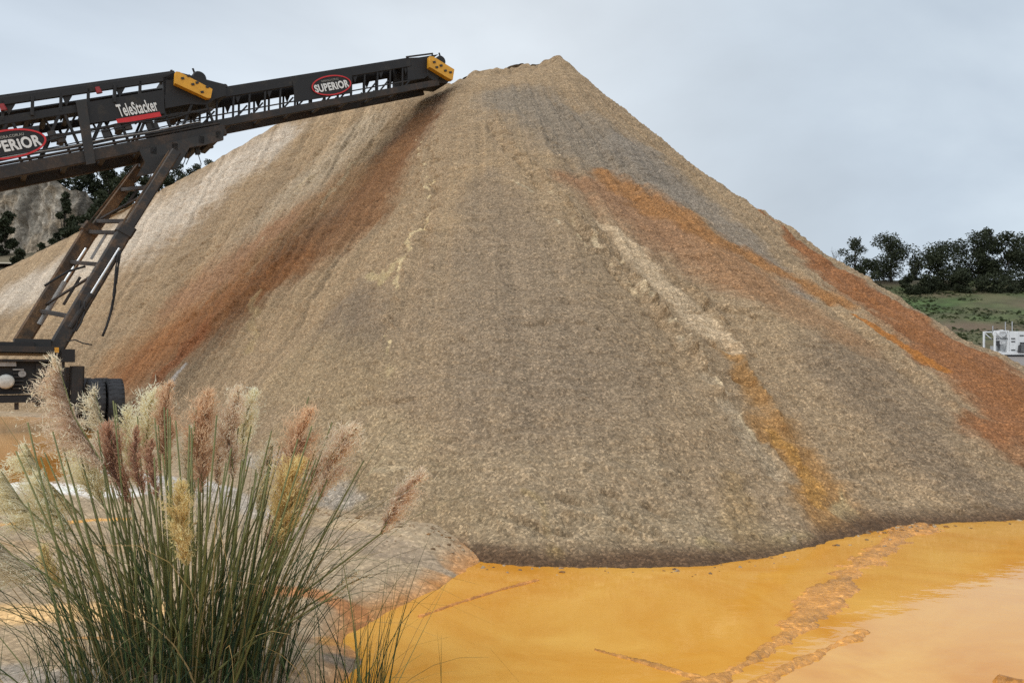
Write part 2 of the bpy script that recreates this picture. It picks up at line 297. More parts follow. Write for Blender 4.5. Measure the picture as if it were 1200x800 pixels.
def water_mat(name, c1, c2):
    m, nt, p = new_mat(name)
    tc = node(nt, 'ShaderNodeTexCoord')
    mp = node(nt, 'ShaderNodeMapping'); mp.inputs['Scale'].default_value = (.75, 1.0, 1.0)
    nt.links.new(tc.outputs['Object'], mp.inputs['Vector'])
    n1 = node(nt, 'ShaderNodeTexNoise', Scale=.9, Detail=8.0, Roughness=.62, Distortion=1.2)
    nt.links.new(mp.outputs[0], n1.inputs['Vector'])
    r = ramp(nt, [(.3, c1), (.7, c2)]); nt.links.new(n1.outputs['Fac'], r.inputs['Fac'])
    nt.links.new(r.outputs['Color'], p.inputs['Base Color'])
    n2 = node(nt, 'ShaderNodeTexNoise', Scale=5.0, Detail=3.0, Roughness=.5)
    nt.links.new(mp.outputs[0], n2.inputs['Vector'])
    n3 = node(nt, 'ShaderNodeTexNoise', Scale=.7, Detail=1.0); nt.links.new(tc.outputs['Object'], n3.inputs['Vector'])
    b = node(nt, 'ShaderNodeBump', Strength=.6, Distance=.004); nt.links.new(n2.outputs['Fac'], b.inputs['Height'])
    nt.links.new(b.outputs['Normal'], p.inputs['Normal'])
    p.inputs['Roughness'].default_value = .05; p.inputs['IOR'].default_value = 1.5
    return m
def leafy(name, c1, c2, trans=.25, scale=3.0, rough=.7):
    m, nt, p = new_mat(name)
    tc = node(nt, 'ShaderNodeTexCoord')
    no = node(nt, 'ShaderNodeTexNoise', Scale=scale, Detail=4.0, Roughness=.7)
    nt.links.new(tc.outputs['Object'], no.inputs['Vector'])
    r = ramp(nt, [(.32, c1), (.68, c2)]); nt.links.new(no.outputs['Fac'], r.inputs['Fac'])
    nt.links.new(r.outputs['Color'], p.inputs['Base Color'])
    p.inputs['Roughness'].default_value = rough; p.inputs['Specular IOR Level'].default_value = .25
    tr = node(nt, 'ShaderNodeBsdfTranslucent'); nt.links.new(r.outputs['Color'], tr.inputs['Color'])
    ms = node(nt, 'ShaderNodeMixShader', Fac=trans)
    nt.links.new(p.outputs[0], ms.inputs[1]); nt.links.new(tr.outputs[0], ms.inputs[2])
    nt.links.new(ms.outputs[0], nt.nodes['Material Output'].inputs['Surface'])
    return m
def strand(name, trans=.35, rough=.75):
    """fine plant strands coloured by the 'col' attribute"""
    m, nt, p = new_mat(name)
    a = node(nt, 'ShaderNodeAttribute', attribute_name='col')
    nt.links.new(a.outputs['Color'], p.inputs['Base Color'])
    p.inputs['Roughness'].default_value = rough; p.inputs['Specular IOR Level'].default_value = .3
    tr = node(nt, 'ShaderNodeBsdfTranslucent'); nt.links.new(a.outputs['Color'], tr.inputs['Color'])
    ms = node(nt, 'ShaderNodeMixShader', Fac=trans)
    nt.links.new(p.outputs[0], ms.inputs[1]); nt.links.new(tr.outputs[0], ms.inputs[2])
    nt.links.new(ms.outputs[0], nt.nodes['Material Output'].inputs['Surface'])
    return m

# ---------------------------------------------------------------- object helpers
def tag(o, label=None, cat=None, group=None, kind=None):
    for k, v in (('label', label), ('category', cat), ('group', group), ('kind', kind)):
        if v: o[k] = v
    return o
def empty(name, loc):
    o = bpy.data.objects.new(name, None); o.empty_display_size = .3
    COL.objects.link(o); o.location = loc
    return o
def mesh_np(name, V, F, mat, parent=None, cols=None, wet=None, smooth=False, base=None):
    """numpy vertices (world), quads or triangles -> ONE mesh object"""
    V = np.asarray(V, dtype=np.float32); F = np.asarray(F, dtype=np.int32)
    if base is None:
        base = np.zeros(3)
        q = parent
        while q is not None: base = base + np.array(q.location); q = q.parent
    me = bpy.data.meshes.new(name)
    n = F.shape[1]
    me.vertices.add(len(V)); me.vertices.foreach_set('co', (V - np.asarray(base, dtype=np.float32)).ravel())
    me.loops.add(F.size); me.loops.foreach_set('vertex_index', F.ravel())
    me.polygons.add(len(F)); me.polygons.foreach_set('loop_start', np.arange(0, F.size, n, dtype=np.int32))
    me.polygons.foreach_set('use_smooth', np.full(len(F), smooth))
    if cols is not None:
        a = me.attributes.new('col', 'FLOAT_COLOR', 'POINT')
        a.data.foreach_set('color', np.concatenate([cols, np.ones((len(V), 1))], 1).astype(np.float32).ravel())
    if wet is not None:
        a = me.attributes.new('wet', 'FLOAT', 'POINT'); a.data.foreach_set('value', wet.astype(np.float32))
    me.update(calc_edges=True); me.validate()
    me.materials.append(mat)
    o = bpy.data.objects.new(name, me); COL.objects.link(o)
    if parent is not None: o.parent = parent
    else: o.location = base
    return o
class MB:
    """collects boxes, beams, tubes and prisms in world space; build() links them as ONE mesh object"""
    def __init__(s): s.v = []; s.f = []
    def add(s, V, F):
        b = len(s.v); s.v += [tuple(map(float, p)) for p in V]; s.f += [tuple(i + b for i in f) for f in F]; return s
    def beam(s, a, b, w, h, up=(0, 0, 1), bev=.12):
        a, b = Vector(a), Vector(b); d = (b - a).normalized(); up = Vector(up)
        r = d.cross(up)
        if r.length < 1e-4: r = d.cross(Vector((1, 0, 0)))
        r.normalize(); u = r.cross(d).normalized()
        c = min(w, h) * bev
        prof = [(-w/2 + c, -h/2), (w/2 - c, -h/2), (w/2, -h/2 + c), (w/2, h/2 - c), (w/2 - c, h/2), (-w/2 + c, h/2), (-w/2, h/2 - c), (-w/2, -h/2 + c)]
        V = [p + r * x + u * y for p in (a, b) for x, y in prof]
        F = [(i, (i + 1) % 8, (i + 1) % 8 + 8, i + 8) for i in range(8)] + [tuple(range(7, -1, -1)), tuple(range(8, 16))]
        return s.add(V, F)
    def tube(s, pts, r, n=10, caps=True):
        pts = [Vector(p) for p in pts]; m = len(pts)
        rr = r if hasattr(r, '__len__') else [r] * m
        V = []; F = []
        ref = Vector((0, 0, 1))
        for i, p in enumerate(pts):
            d = (pts[min(i + 1, m - 1)] - pts[max(i - 1, 0)]).normalized()
            x = d.cross(ref)
            if x.length < .1: x = d.cross(Vector((1, 0, 0)))
            x.normalize(); y = x.cross(d)
            for k in range(n):
                t = 2 * math.pi * k / n
                V.append(p + (x * math.cos(t) + y * math.sin(t)) * rr[i])
        for i in range(m - 1):
            for k in range(n):
                F.append((i * n + k, i * n + (k + 1) % n, (i + 1) * n + (k + 1) % n, (i + 1) * n + k))
        if caps: F += [tuple(range(n - 1, -1, -1)), tuple(range((m - 1) * n, m * n))]
        return s.add(V, F)
    def prism(s, poly, ext):
        e = Vector(ext); P = [Vector(p) for p in poly]; n = len(P)
        V = P + [p + e for p in P]
        F = [(i, (i + 1) % n, (i + 1) % n + n, i + n) for i in range(n)] + [tuple(range(n - 1, -1, -1)), tuple(range(n, 2 * n))]
        return s.add(V, F)
    def lathe(s, c, axis, prof, n=40):
        """prof: [(radius, offset along axis)] closed ring turned about axis"""
        a = Vector(axis).normalized(); x = a.cross(Vector((0, 0, 1)))
        if x.length < .1: x = a.cross(Vector((1, 0, 0)))
        x.normalize(); y = a.cross(x); c = Vector(c); m = len(prof)
        V = [c + a * o + (x * math.cos(2 * math.pi * k / n) + y * math.sin(2 * math.pi * k / n)) * r for k in range(n) for r, o in prof]
        F = [(k * m + j, k * m + j + 1, ((k + 1) % n) * m + j + 1, ((k + 1) % n) * m + j) for k in range(n) for j in range(m - 1)]
        return s.add(V, F)
    def build(s, name, mat, parent=None, smooth=False, loc=None):
        base = Vector((0, 0, 0))
        if loc is not None: base = Vector(loc)
        q = parent
        while q is not None: base = base + q.location; q = q.parent
        me = bpy.data.meshes.new(name)
        me.from_pydata([tuple(Vector(p) - base) for p in s.v], [], s.f)
        me.update(); me.validate()
        import bmesh
        bm = bmesh.new(); bm.from_mesh(me); bmesh.ops.recalc_face_normals(bm, faces=bm.faces); bm.to_mesh(me); bm.free()
        if smooth:
            for p in me.polygons: p.use_smooth = True
        me.materials.append(mat)
        o = bpy.data.objects.new(name, me); COL.objects.link(o)
        if parent is not None: o.parent = parent
        elif loc is not None: o.location = loc
        return o
# ---------------------------------------------------------------- the stockpile
ALB = 1.3
def paint(P, stains, cols, warp, edge):
    """lay the listed stains and colour bands over cols; P points, warp a displaced copy, edge a noise in -1..1"""
    for c, op, soft, pts in stains:
        c = lin(*c); g_ = float(c @ np.array([.3, .55, .15])); c = c * .95 + g_ * .05; q = np.array(pts, dtype=np.float32)
        X, W = q[:, :-1], q[:, -1]
        lo = X.min(0) - W.max() * 2.2; hi = X.max(0) + W.max() * 2.2
        sel = np.nonzero(np.all((warp >= lo) & (warp <= hi), axis=1))[0]
        if not len(sel): continue
        p = warp[sel]; best = np.full(len(sel), 9.0, dtype=np.float32)
        for i in range(len(q) - 1 if len(q) > 1 else 1):
            a, b = X[i], X[min(i + 1, len(q) - 1)]; ab = b - a
            t = np.clip(((p - a) @ ab) / max(float(ab @ ab), 1e-6), 0, 1)
            d = np.linalg.norm(p - (a + t[:, None] * ab), axis=1)
            w = W[i] + (W[min(i + 1, len(q) - 1)] - W[i]) * t
            best = np.minimum(best, d / w)
        best = best + edge[sel] * (.25 + .4 * soft)
        k = (op * (1 - sstep(1 - .7 * soft, 1.05 + .75 * soft, best)))[:, None]
        cols[sel] = cols[sel] * (1 - k) + c * k
    return cols

def build_pile():
    ks, v, P = pile_base(NV=760, dens=1.05)
    NU, NV = P.shape[:2]
    # slope directions -> normals of the smooth heap
    du = np.roll(P, -1, 0) - np.roll(P, 1, 0); dv = np.gradient(P, axis=1)
    nrm = np.cross(du, dv); nrm /= np.linalg.norm(nrm, axis=2, keepdims=True) + 1e-9
    nrm[nrm[:, :, 2] < 0] *= -1
    # average out the crest so both sides move together there
    crest = sstep(.04, .0, v)[None, :, None]
    nrm = nrm * (1 - crest) + np.array([0, 0, 1.0]) * crest
    p = P.reshape(-1, 3); n = nrm.reshape(-1, 3)
    x, y, z = p[:, 0], p[:, 1], p[:, 2]
    arc = np.concatenate([[0], np.cumsum(np.linalg.norm(np.diff(P[:, -1], axis=0), axis=1))]) / 2.6
    K = np.repeat(arc, NV); V = np.tile(v, NU)
    body = sstep(0, .10, V) * sstep(1.0, .96, V)
    rill = fbm(K * 5.0, V * 1.6 + 3, oct=2, seed=3)
    rill2 = 1 - 2 * np.abs(fbm(K * 7.0, V * 3.0 + 7, oct=3, seed=5))
    rill3 = fbm(K * 18.0 + .3 * vnoise(K * 20, V * 12, seed=8), V * 7, oct=2, seed=9)
    streaky = sstep(-.15, .5, fbm(x * .22, y * .22, z * .22, oct=2, seed=40))
    lump = fbm(x * .3, y * .3, z * .5, oct=3, seed=1)
    wx, wy, wz = x + .25 * vnoise(x * 1.3, y * 1.3, z * 2, seed=21), y + .25 * vnoise(x * 1.3, y * 1.3, z * 2, seed=22), z + .10 * vnoise(x, y, z, seed=23)
    crumb = fbm(wx * 1.7, wy * 1.7, wz * 5.5, oct=3, seed=11, gain=.55)
    crumb = np.sign(crumb) * np.abs(crumb) ** .85
    g1 = fbm(wx * 8.5, wy * 8.5, wz * 25, oct=2, seed=13, gain=.6)
    g2 = vnoise(x * 30, y * 30, z * 55, seed=15)
    near = sstep(32, 16, y)
    upper = sstep(.75, .15, V) * streaky
    d = body * (.18 * lump + .10 * rill * np.sin(np.pi * np.clip(V, 0, 1)) + .05 * rill2 * upper + .025 * rill3 * upper)
    d = d + (.15 + .85 * body) * (.045 * crumb * (1 - .4 * streaky) + .030 * g1 + .012 * g2)
    for h, pts in RELIEF:
        q = np.array(pts); W = q[:, 3].max() * 4
        sel = np.nonzero(np.all((p >= q[:, :3].min(0) - W) & (p <= q[:, :3].max(0) + W), axis=1))[0]
        if not len(sel): continue
        a_ = p[sel] + .22 * np.stack([crumb[sel], g1[sel] * .5 + rill[sel], crumb[sel]], 1); best = np.full(len(sel), 9.0); u_ = np.zeros(len(sel))
        for i in range(len(q) - 1):
            A, B = q[i, :3], q[i + 1, :3]; ab = B - A; t = np.clip(((a_ - A) @ ab) / float(ab @ ab), 0, 1)
            dd = np.linalg.norm(a_ - A - t[:, None] * ab, axis=1) / (1.3 * (q[i, 3] + (q[i + 1, 3] - q[i, 3]) * t))
            u_ = np.where(dd < best, (i + t) / (len(q) - 1), u_); best = np.minimum(best, dd)
        d[sel] += h * 1.2 * np.exp(-best ** 2) * sstep(0, .15, u_) * sstep(1, .85, u_) * (.7 + .5 * rill3[sel])
    patchy = sstep(-.1, .35, fbm(x * .25, y * .25, z * .25, oct=2, seed=44))
    d = d + body * patchy * .07 * fbm(wx * .9, wy * .9, wz * 3.6, oct=2, seed=45)
    d = d + body * .05 * fbm(K * 15 + .3 * crumb, V * 1.4, oct=3, seed=75, gain=.62) * np.clip(sstep(-2, -6, x) + .4 * patchy, 0, 1) * sstep(1, .85, V)
    # ragged heaps along the crest
    cr = sstep(.07, .0, V) * (.16 * vnoise(x * 2.2, y * 2.2, seed=51) + .10 * vnoise(x * 5, y * 5, seed=52) + .06) * (.25 + .75 * sstep(-8, -2, x))
    Q = p + n * d[:, None]; Q[:, 2] += cr
    # slumped, undercut toe in front
    slump = sstep(.80, .95, V) * sstep(1.0, .965, V) * fbm(K * 4, V * 3, oct=3, seed=61)
    Q += n * (.07 * slump)[:, None]
    # ragged foot: little spills run out over the mud
    out = np.stack([nrm[:, :, 0].ravel(), nrm[:, :, 1].ravel(), 0 * x], 1)
    Q += out * (sstep(.90, .975, V) * (.42 * fbm(K * 2.6, V * 0, oct=6, seed=62, gain=.62) + .06 * vnoise(K * 30, V * 60, seed=63)))[:, None]
    Q[:, 2] = np.maximum(Q[:, 2], -.3)
    # ---- colour of the heap
    big = fbm(x * .16, y * .16, z * .3, oct=3, seed=70)
    mid = fbm(x * .8, y * .8, z * 1.4, oct=3, seed=71)
    stre = fbm(K * 11, V * 2.2, oct=3, seed=72)
    base = lin(153, 130, 101)[None, :] * np.ones((len(p), 1), dtype=np.float32)
    a = np.clip(.5 + .9 * big, 0, 1)[:, None]; base = base * (1 - a * .5) + lin(134, 117, 97) * a * .5
    b = np.clip(.9 * stre, 0, 1)[:, None]; base = base * (1 - b * .22) + lin(172, 148, 116) * b * .22
    b = np.clip(-.9 * stre - .05, 0, 1)[:, None]; base = base * (1 - b * .25) + lin(124, 102, 80) * b * .25
    b = np.clip(1.2 * mid - .1, 0, 1)[:, None]; base = base * (1 - b * .3) + lin(158, 137, 110) * b * .3
    zone = np.clip(sstep(-2, -6, x) + .45 * sstep(0, .35, fbm(x * .2, y * .2, z * .2, oct=2, seed=74)), 0, 1) * sstep(1, .85, V)
    lines = fbm(K * 15 + 1.5 * crumb * .2, V * 1.4, oct=4, seed=75, gain=.62) * zone
    warp = p + np.stack([fbm(x * .9, y * .9, z * 1.5, oct=3, seed=80), fbm(x * .9, y * .9, z * 1.5, oct=3, seed=81), fbm(x * .9, y * .9, z * 1.5, oct=3, seed=82)], 1) * .45
    edge = .5 * fbm(K * 9, V * 1.3, oct=4, seed=84) + .5 * fbm(x * 5, y * 5, z * 10, oct=3, seed=83)
    cols = paint(p, STAINS, base.astype(np.float32), warp.astype(np.float32), edge.astype(np.float32))
    # colour follows the relief noise: raised grains paler, hollows between clods darker
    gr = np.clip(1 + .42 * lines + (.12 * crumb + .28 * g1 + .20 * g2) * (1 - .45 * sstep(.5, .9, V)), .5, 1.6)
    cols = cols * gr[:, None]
    wetk = sstep(.17, .02, Q[:, 2] + .09 * mid)[:, None] * sstep(30, 22, y)[:, None]
    cols = cols * (1 - wetk) + lin(96, 74, 54) * wetk
    I = np.arange(NU)[:, None]; J = np.arange(NV - 1)[None, :]
    A = I * NV + J; B = ((I + 1) % NU) * NV + J
    F = np.stack([A, A + 1, B + 1, B], 2).reshape(-1, 4)
    mat = soil('stockpile_gravel', [9.0, 42.0], [.04, .020], speckle=.40)
    o = mesh_np('gravel_stockpile', Q, F, mat, cols=np.clip(cols * ALB, 0, 1), smooth=True, base=(1, 27, 0))
    tag(o, 'huge conical heap of tan crushed gravel with rust orange streaks, filling the middle', 'gravel pile')
    return o
# ---------------------------------------------------------------- the ground: one sheet to the horizon
POND = [(-.1, 7.2), (-.15, 6.6), (-.22, 6.25), (-.40, 5.72), (-.68, 5.1), (-.82, 4.75), (-.63, 4.42), (-.66, 4.12), (-.72, 3.7), (-.4, 2.7),
        (1, 1.9), (4, 1.5), (9, 2.2), (15, 6), (18, 11), (13, 14), (6, 12), (2, 9.5)]
POOL = [(-46, 25), (-16, 24), (-12.2, 21), (-10.2, 17.6), (-8.3, 13.8), (-6.8, 11.2), (-6.1, 9.7), (-6.9, 9.3), (-10, 9.4), (-46, 9.0)]
POOL_Z = .26
def sdist(X, Y, poly):
    """signed distance to a polygon, negative inside"""
    d = np.full(X.shape, 1e9); inside = np.zeros(X.shape, bool); n = len(poly)
    for i in range(n):
        ax, ay = poly[i]; bx, by = poly[(i + 1) % n]; ex, ey = bx - ax, by - ay
        t = np.clip(((X - ax) * ex + (Y - ay) * ey) / (ex * ex + ey * ey), 0, 1)
        d = np.minimum(d, (X - ax - t * ex) ** 2 + (Y - ay - t * ey) ** 2)
        c = ((ay > Y) != (by > Y)) & (X < (bx - ax) * (Y - ay) / (by - ay + 1e-12) + ax)
        inside ^= c
    d = np.sqrt(d)
    return np.where(inside, -d, d)
def seg(X, Y, pts):
    """distance / half width to a chain of (x, y, w)"""
    best = np.full(X.shape, 99.0)
    for (ax, ay, aw), (bx, by, bw) in zip(pts[:-1], pts[1:]):
        ex, ey = bx - ax, by - ay
        t = np.clip(((X - ax) * ex + (Y - ay) * ey) / (ex * ex + ey * ey), 0, 1)
        best = np.minimum(best, np.hypot(X - ax - t * ex, Y - ay - t * ey) / (aw + (bw - aw) * t))
    return best
RIDGES = [  # low mud bars standing out of the pond: height, chain of (x, y, half width)
    (.015, [(4.4, 8.1, .30), (3.85, 7.5, .19), (3.15, 6.65, .18), (2.34, 5.6, .20), (1.83, 4.85, .13), (1.43, 4.4, .09), (1.12, 4.08, .12), (.75, 3.8, .16)]),
    (.012, [(2.25, 4.8, .08), (1.82, 4.46, .10), (1.38, 4.08, .08), (1.1, 3.85, .1)]),
    (.012, [(.50, 4.5, .02), (.78, 4.29, .03), (1.06, 4.06, .06), (1.2, 3.9, .1)]),
    (.045, [(2.62, 4.02, .06), (2.78, 3.92, .10)]),
    (.012, [(-.62, 5.12, .04), (-.38, 5.42, .03), (-.1, 5.72, .03), (.2, 6.0, .03)]),
]
def far_height(X, Y):
    wob = 1.5 * fbm(X * .03, Y * .03, oct=3, seed=90)
    right = np.interp(Y, [60, 100, 112, 170, 240, 700], [.2, 4.0, 5.2, 23.0, 28, 28]) * sstep(12, 58, X)
    left = np.interp(Y, [46, 60, 84, 92, 96, 110, 200, 700], [.2, 7.5, 15.0, 16.0, 23.0, 25.5, 28, 28]) * sstep(8, 34, -X)
    k = sstep(45, 75, Y)
    return np.where(Y > 40, right + left + k * wob * .6, 0)
def ground_height(X, Y, fine=True):
    X = np.asarray(X, float); Y = np.asarray(Y, float)
    b = .13 + .05 * fbm(X * .5, Y * .5, oct=3, seed=91)
    lk = sstep(-2.2, -4.2, X) * sstep(7.2, 9.2, Y)
    b = b + lk * .19
    # grey mud tongue at the pond's left end, and a sandy swell left of the grass
    b = b + .10 * np.clip(1 - seg(X, Y, [(-3.2, 8.2, .8), (-1.6, 7.3, .9), (-.7, 6.75, .5)]), 0, 1)
    b = b + .10 * np.clip(1 - seg(X, Y, [(-6.5, 6.6, .7), (-4.2, 6.7, .8)]), 0, 1)
    if fine:
        n = fbm(X * 3, Y * 3, oct=4, seed=92)
        b = b + .022 * n + .008 * fbm(X * 14, Y * 14, oct=2, seed=93)
        wob = .10 * fbm(X * 1.8, Y * 1.8, oct=4, seed=94) + .03 * fbm(X * 9, Y * 9, oct=2, seed=95)
    else:
        wob = 0
    s1 = sdist(X, Y, POND) + wob
    k1 = sstep(-.35, .75, s1)
    z = np.where(s1 < .75, -.14 + k1 * (b + .14), b)
    s2 = sdist(X, Y, POOL) + wob * 1.5
    k2 = sstep(-.8, .9, s2)
    z = np.where(s2 < .9, POOL_Z - .12 + k2 * (z - POOL_Z + .12), z)
    for h, ch in RIDGES:
        dd = seg(X, Y, ch)
        if fine:
            dd = dd + .6 * fbm(X * 4, Y * 4, oct=3, seed=96) + .35 * fbm(X * 18, Y * 18, oct=3, seed=99)
            hh = h * (1 + .5 * fbm(X * 6, Y * 6, oct=3, seed=97)) + (.004) * fbm(X * 30, Y * 30, oct=2, seed=98)
        else: hh = h
        r = 1 / (1 + (dd * .95) ** 4)
        z = np.where(r > .02, np.maximum(z, -.14 + (hh + .14) * r), z)
    return z + far_height(X, Y), s1, s2
def build_ground():
    ang = np.concatenate([np.linspace(-42, 42, 1050), np.linspace(42, 318, 110)[1:-1]])
    r = np.concatenate([np.geomspace(.05, 2.6, 24)[:-1], np.geomspace(2.6, 13, 470)[:-1], np.geomspace(13, 60, 130)[:-1], np.geomspace(60, 330, 150)[:-1], np.geomspace(330, 6000, 24)])
    A, Rr = np.meshgrid(np.radians(ang), r, indexing='ij')
    X = (Rr * np.sin(A)).ravel(); Y = (Rr * np.cos(A)).ravel()
    Z, s1, s2 = ground_height(X, Y)
    near = Y < 40
    # colour
    n1 = fbm(X * .7, Y * .7, oct=4, seed=101); n2 = fbm(X * 5, Y * 5, oct=4, seed=102)
    c = lin(156, 138, 114)[None, :] * np.ones((len(X), 1), dtype=np.float32)
    t = np.clip(.5 + n1, 0, 1)[:, None]; c = c * (1 - t * .5) + lin(178, 150, 112) * t * .5
    t = sstep(.55, .05, s1 + .12 * n2)[:, None]; c = c * (1 - t * .85) + lin(200, 128, 52) * t * .85
    P2 = np.stack([X, Y], 1); wq = np.stack([fbm(X * 1.1, Y * 1.1, oct=3, seed=103), fbm(X * 1.1, Y * 1.1, oct=3, seed=104)], 1) * .18
    edge = (.8 * n2 + .5 * fbm(X * 1.5, Y * 8, oct=3, seed=105)).astype(np.float32)
    c = paint(P2, GROUND_STAINS, c.astype(np.float32), (P2 + wq).astype(np.float32), edge)
    # mud bars: brown grey crust with a pale dried rim at the waterline
    for h, ch in RIDGES[:4]:
        k = np.exp(-(seg(X, Y, ch) * .55) ** 2)[:, None]
        mud = lin(176, 118, 52) * (1 + .35 * n2[:, None])
        rim = sstep(.038, .012, Z + .012 * n2)[:, None]
        mud = mud * (1 - rim * .45) + lin(214, 156, 84) * rim * .45
        c = c * (1 - k) + mud * k
    c = c * (1 + .25 * n2[:, None])
    # far slopes: rough grass on the right rise, scrubby earth on the left
    f = sstep(45, 60, Y)[:, None]
    h1 = fbm(X * .05, Y * .09, oct=4, seed=110); h2 = fbm(X * .35, Y * .6, oct=3, seed=111)
    g = lin(66, 82, 46) * (1 + .6 * h2[:, None])
    t = np.clip(.2 + 1.5 * h1, 0, 1)[:, None]; g = g * (1 - t) + lin(98, 84, 68) * (1 + .3 * h2[:, None]) * t
    lft = (X < 0)[:, None]
    g = np.where(lft, lin(92, 84, 66) * (1 + .5 * h2[:, None]), g)
    yard = (sstep(112, 104, Y) * sstep(20, 40, X))[:, None]; g = g * (1 - yard) + lin(128, 122, 118) * yard
    c = c * (1 - f) + g * f
    wet = np.clip(sstep(.09, .0, s1) + sstep(.25, .02, s2) + .35 * sstep(-.1, .4, n1), 0, 1) * (Y < 40)
    NA, NR = len(ang), len(r)
    I = np.arange(NA)[:, None]; J = np.arange(NR - 1)[None, :]
    a = I * NR + J; b = ((I + 1) % NA) * NR + J
    F = np.stack([a, b, b + 1, a + 1], 2).reshape(-1, 4)
    # close the hole at the camera's feet
    V = np.stack([X, Y, Z], 1)
    mat = soil('quarry_floor', [7.0, 38.0], [.02, .008], speckle=.25, wet=True, rough=.9)
    o = mesh_np('ground', V, F, mat, cols=np.clip(c * ALB, 0, 1), wet=wet, smooth=True)
    tag(o, kind='structure')
def sheet(name, x0, x1, y0, y1, z, mat, label=None):
    nx, ny = 60, 40
    gx, gy = np.meshgrid(np.linspace(x0, x1, nx), np.linspace(y0, y1, ny), indexing='ij')
    V = np.stack([gx.ravel(), gy.ravel(), np.full(gx.size, z)], 1)
    I = np.arange(nx - 1)[:, None]; J = np.arange(ny - 1)[None, :]; a = I * ny + J
    F = np.stack([a, a + ny, a + ny + 1, a + 1], 2).reshape(-1, 4)
    o = mesh_np(name, V, F, mat, smooth=True); tag(o, kind='structure'); return o
def build_water():
    # each sheet lies wholly inside its hollow; the ground rises through its edge
    m = water_mat('ochre_water', tuple(lin(218, 146, 42)), tuple(lin(238, 180, 82)))
    # pond outline grown by .35 m so that the banks cut it
    def pool(name, poly, z, mat, grow):
        P = np.array(poly); c = P.mean(0); n = len(P)
        out = []
        for i in range(n):
            e = P[(i + 1) % n] - P[i - 1]; nn = np.array([e[1], -e[0]]); nn /= np.linalg.norm(nn)
            if sdist(np.array([P[i][0] + nn[0] * .05]), np.array([P[i][1] + nn[1] * .05]), poly)[0] < 0: nn = -nn
            out.append(P[i] + nn * grow)
        mb = MB(); mb.add([(x, y, z) for x, y in out], [tuple(range(n))])
        o = mb.build(name, mat); tag(o, kind='structure')
        import bmesh
        bm = bmesh.new(); bm.from_mesh(o.data); bmesh.ops.triangulate(bm, faces=bm.faces)
        for f in bm.faces:
            if f.normal.z < 0: f.normal_flip()
        bm.to_mesh(o.data); bm.free()
        return o
    pool('pond_water', POND, 0.0, m, .45)
    m2 = water_mat('brown_water', tuple(lin(196, 128, 46)), tuple(lin(216, 154, 76)))
    pool('puddle_water', POOL, POOL_Z, m2, .5)
# ---------------------------------------------------------------- the telescoping stacking conveyor
AZ = math.radians(36)
UV = np.array([math.cos(AZ), math.sin(AZ), 0]); NV_ = np.array([-math.sin(AZ), math.cos(AZ), 0]); PQ = np.array([-13.16, 19.02, 0])
SL = math.radians(21.8)
DV = UV * math.cos(SL) + np.array([0, 0, math.sin(SL)])          # along the boom
HV = -UV * math.sin(SL) + np.array([0, 0, math.cos(SL)])         # square to it, upward
ORG = np.array([0, 0, CAM_H])
def C(px, py, n):
    """sight line met with the upright plane n metres behind the conveyor's centre line"""
    d = ray(px, py); t = ((PQ + NV_ * n - ORG) @ NV_) / (d @ NV_)
    return ORG + d * t
def fl(p, n): return np.asarray(p) + NV_ * (2 * n)               # mirrored to the far side
M = {}
def conveyor_materials():
    M['black'] = rusty('black_paint', (.017, .017, .019), (.045, .038, .03), .62, .72)
    M['dark'] = rusty('dark_dirty_steel', (.028, .027, .027), (.075, .05, .035), .56, .65)
    M['brown'] = rusty('rusted_steel', (.026, .023, .022), (.07, .046, .032), .54, .7)
    M['legb'] = rusty('muddy_leg_paint', (.030, .028, .028), (.13, .08, .045), .55, .6)
    M['legr'] = rusty('rusty_leg_paint', (.07, .05, .036), (.22, .125, .06), .50, .7)
    M['yellow'] = simple('yellow_paint', lin(226, 164, 44), .5, var=.16, scale=5)
    M['chrome'] = simple('steel_rod', (.62, .63, .64), .25, 1.0, var=.08)
    M['grey'] = simple('galvanised_steel', (.34, .33, .32), .5, .3)
    M['rubber'] = simple('black_rubber', (.028, .029, .032), .7, var=.35, scale=9)
    M['tyre'] = simple('dusty_tyre', (.040, .041, .046), .75, var=.4, scale=5)
    M['white'] = simple('white_lettering', (.80, .80, .78), .5, var=.08)
    M['red'] = simple('red_sign_paint', lin(206, 40, 44), .5, var=.12)
    M['redd'] = simple('red_lamp_glass', lin(150, 40, 40), .3, var=.12)
    M['smalltext'] = simple('pale_small_lettering', (.34, .33, .30), .5, var=.1)
    M['canister'] = simple('white_canister', (.62, .62, .58), .5, var=.25, scale=12)
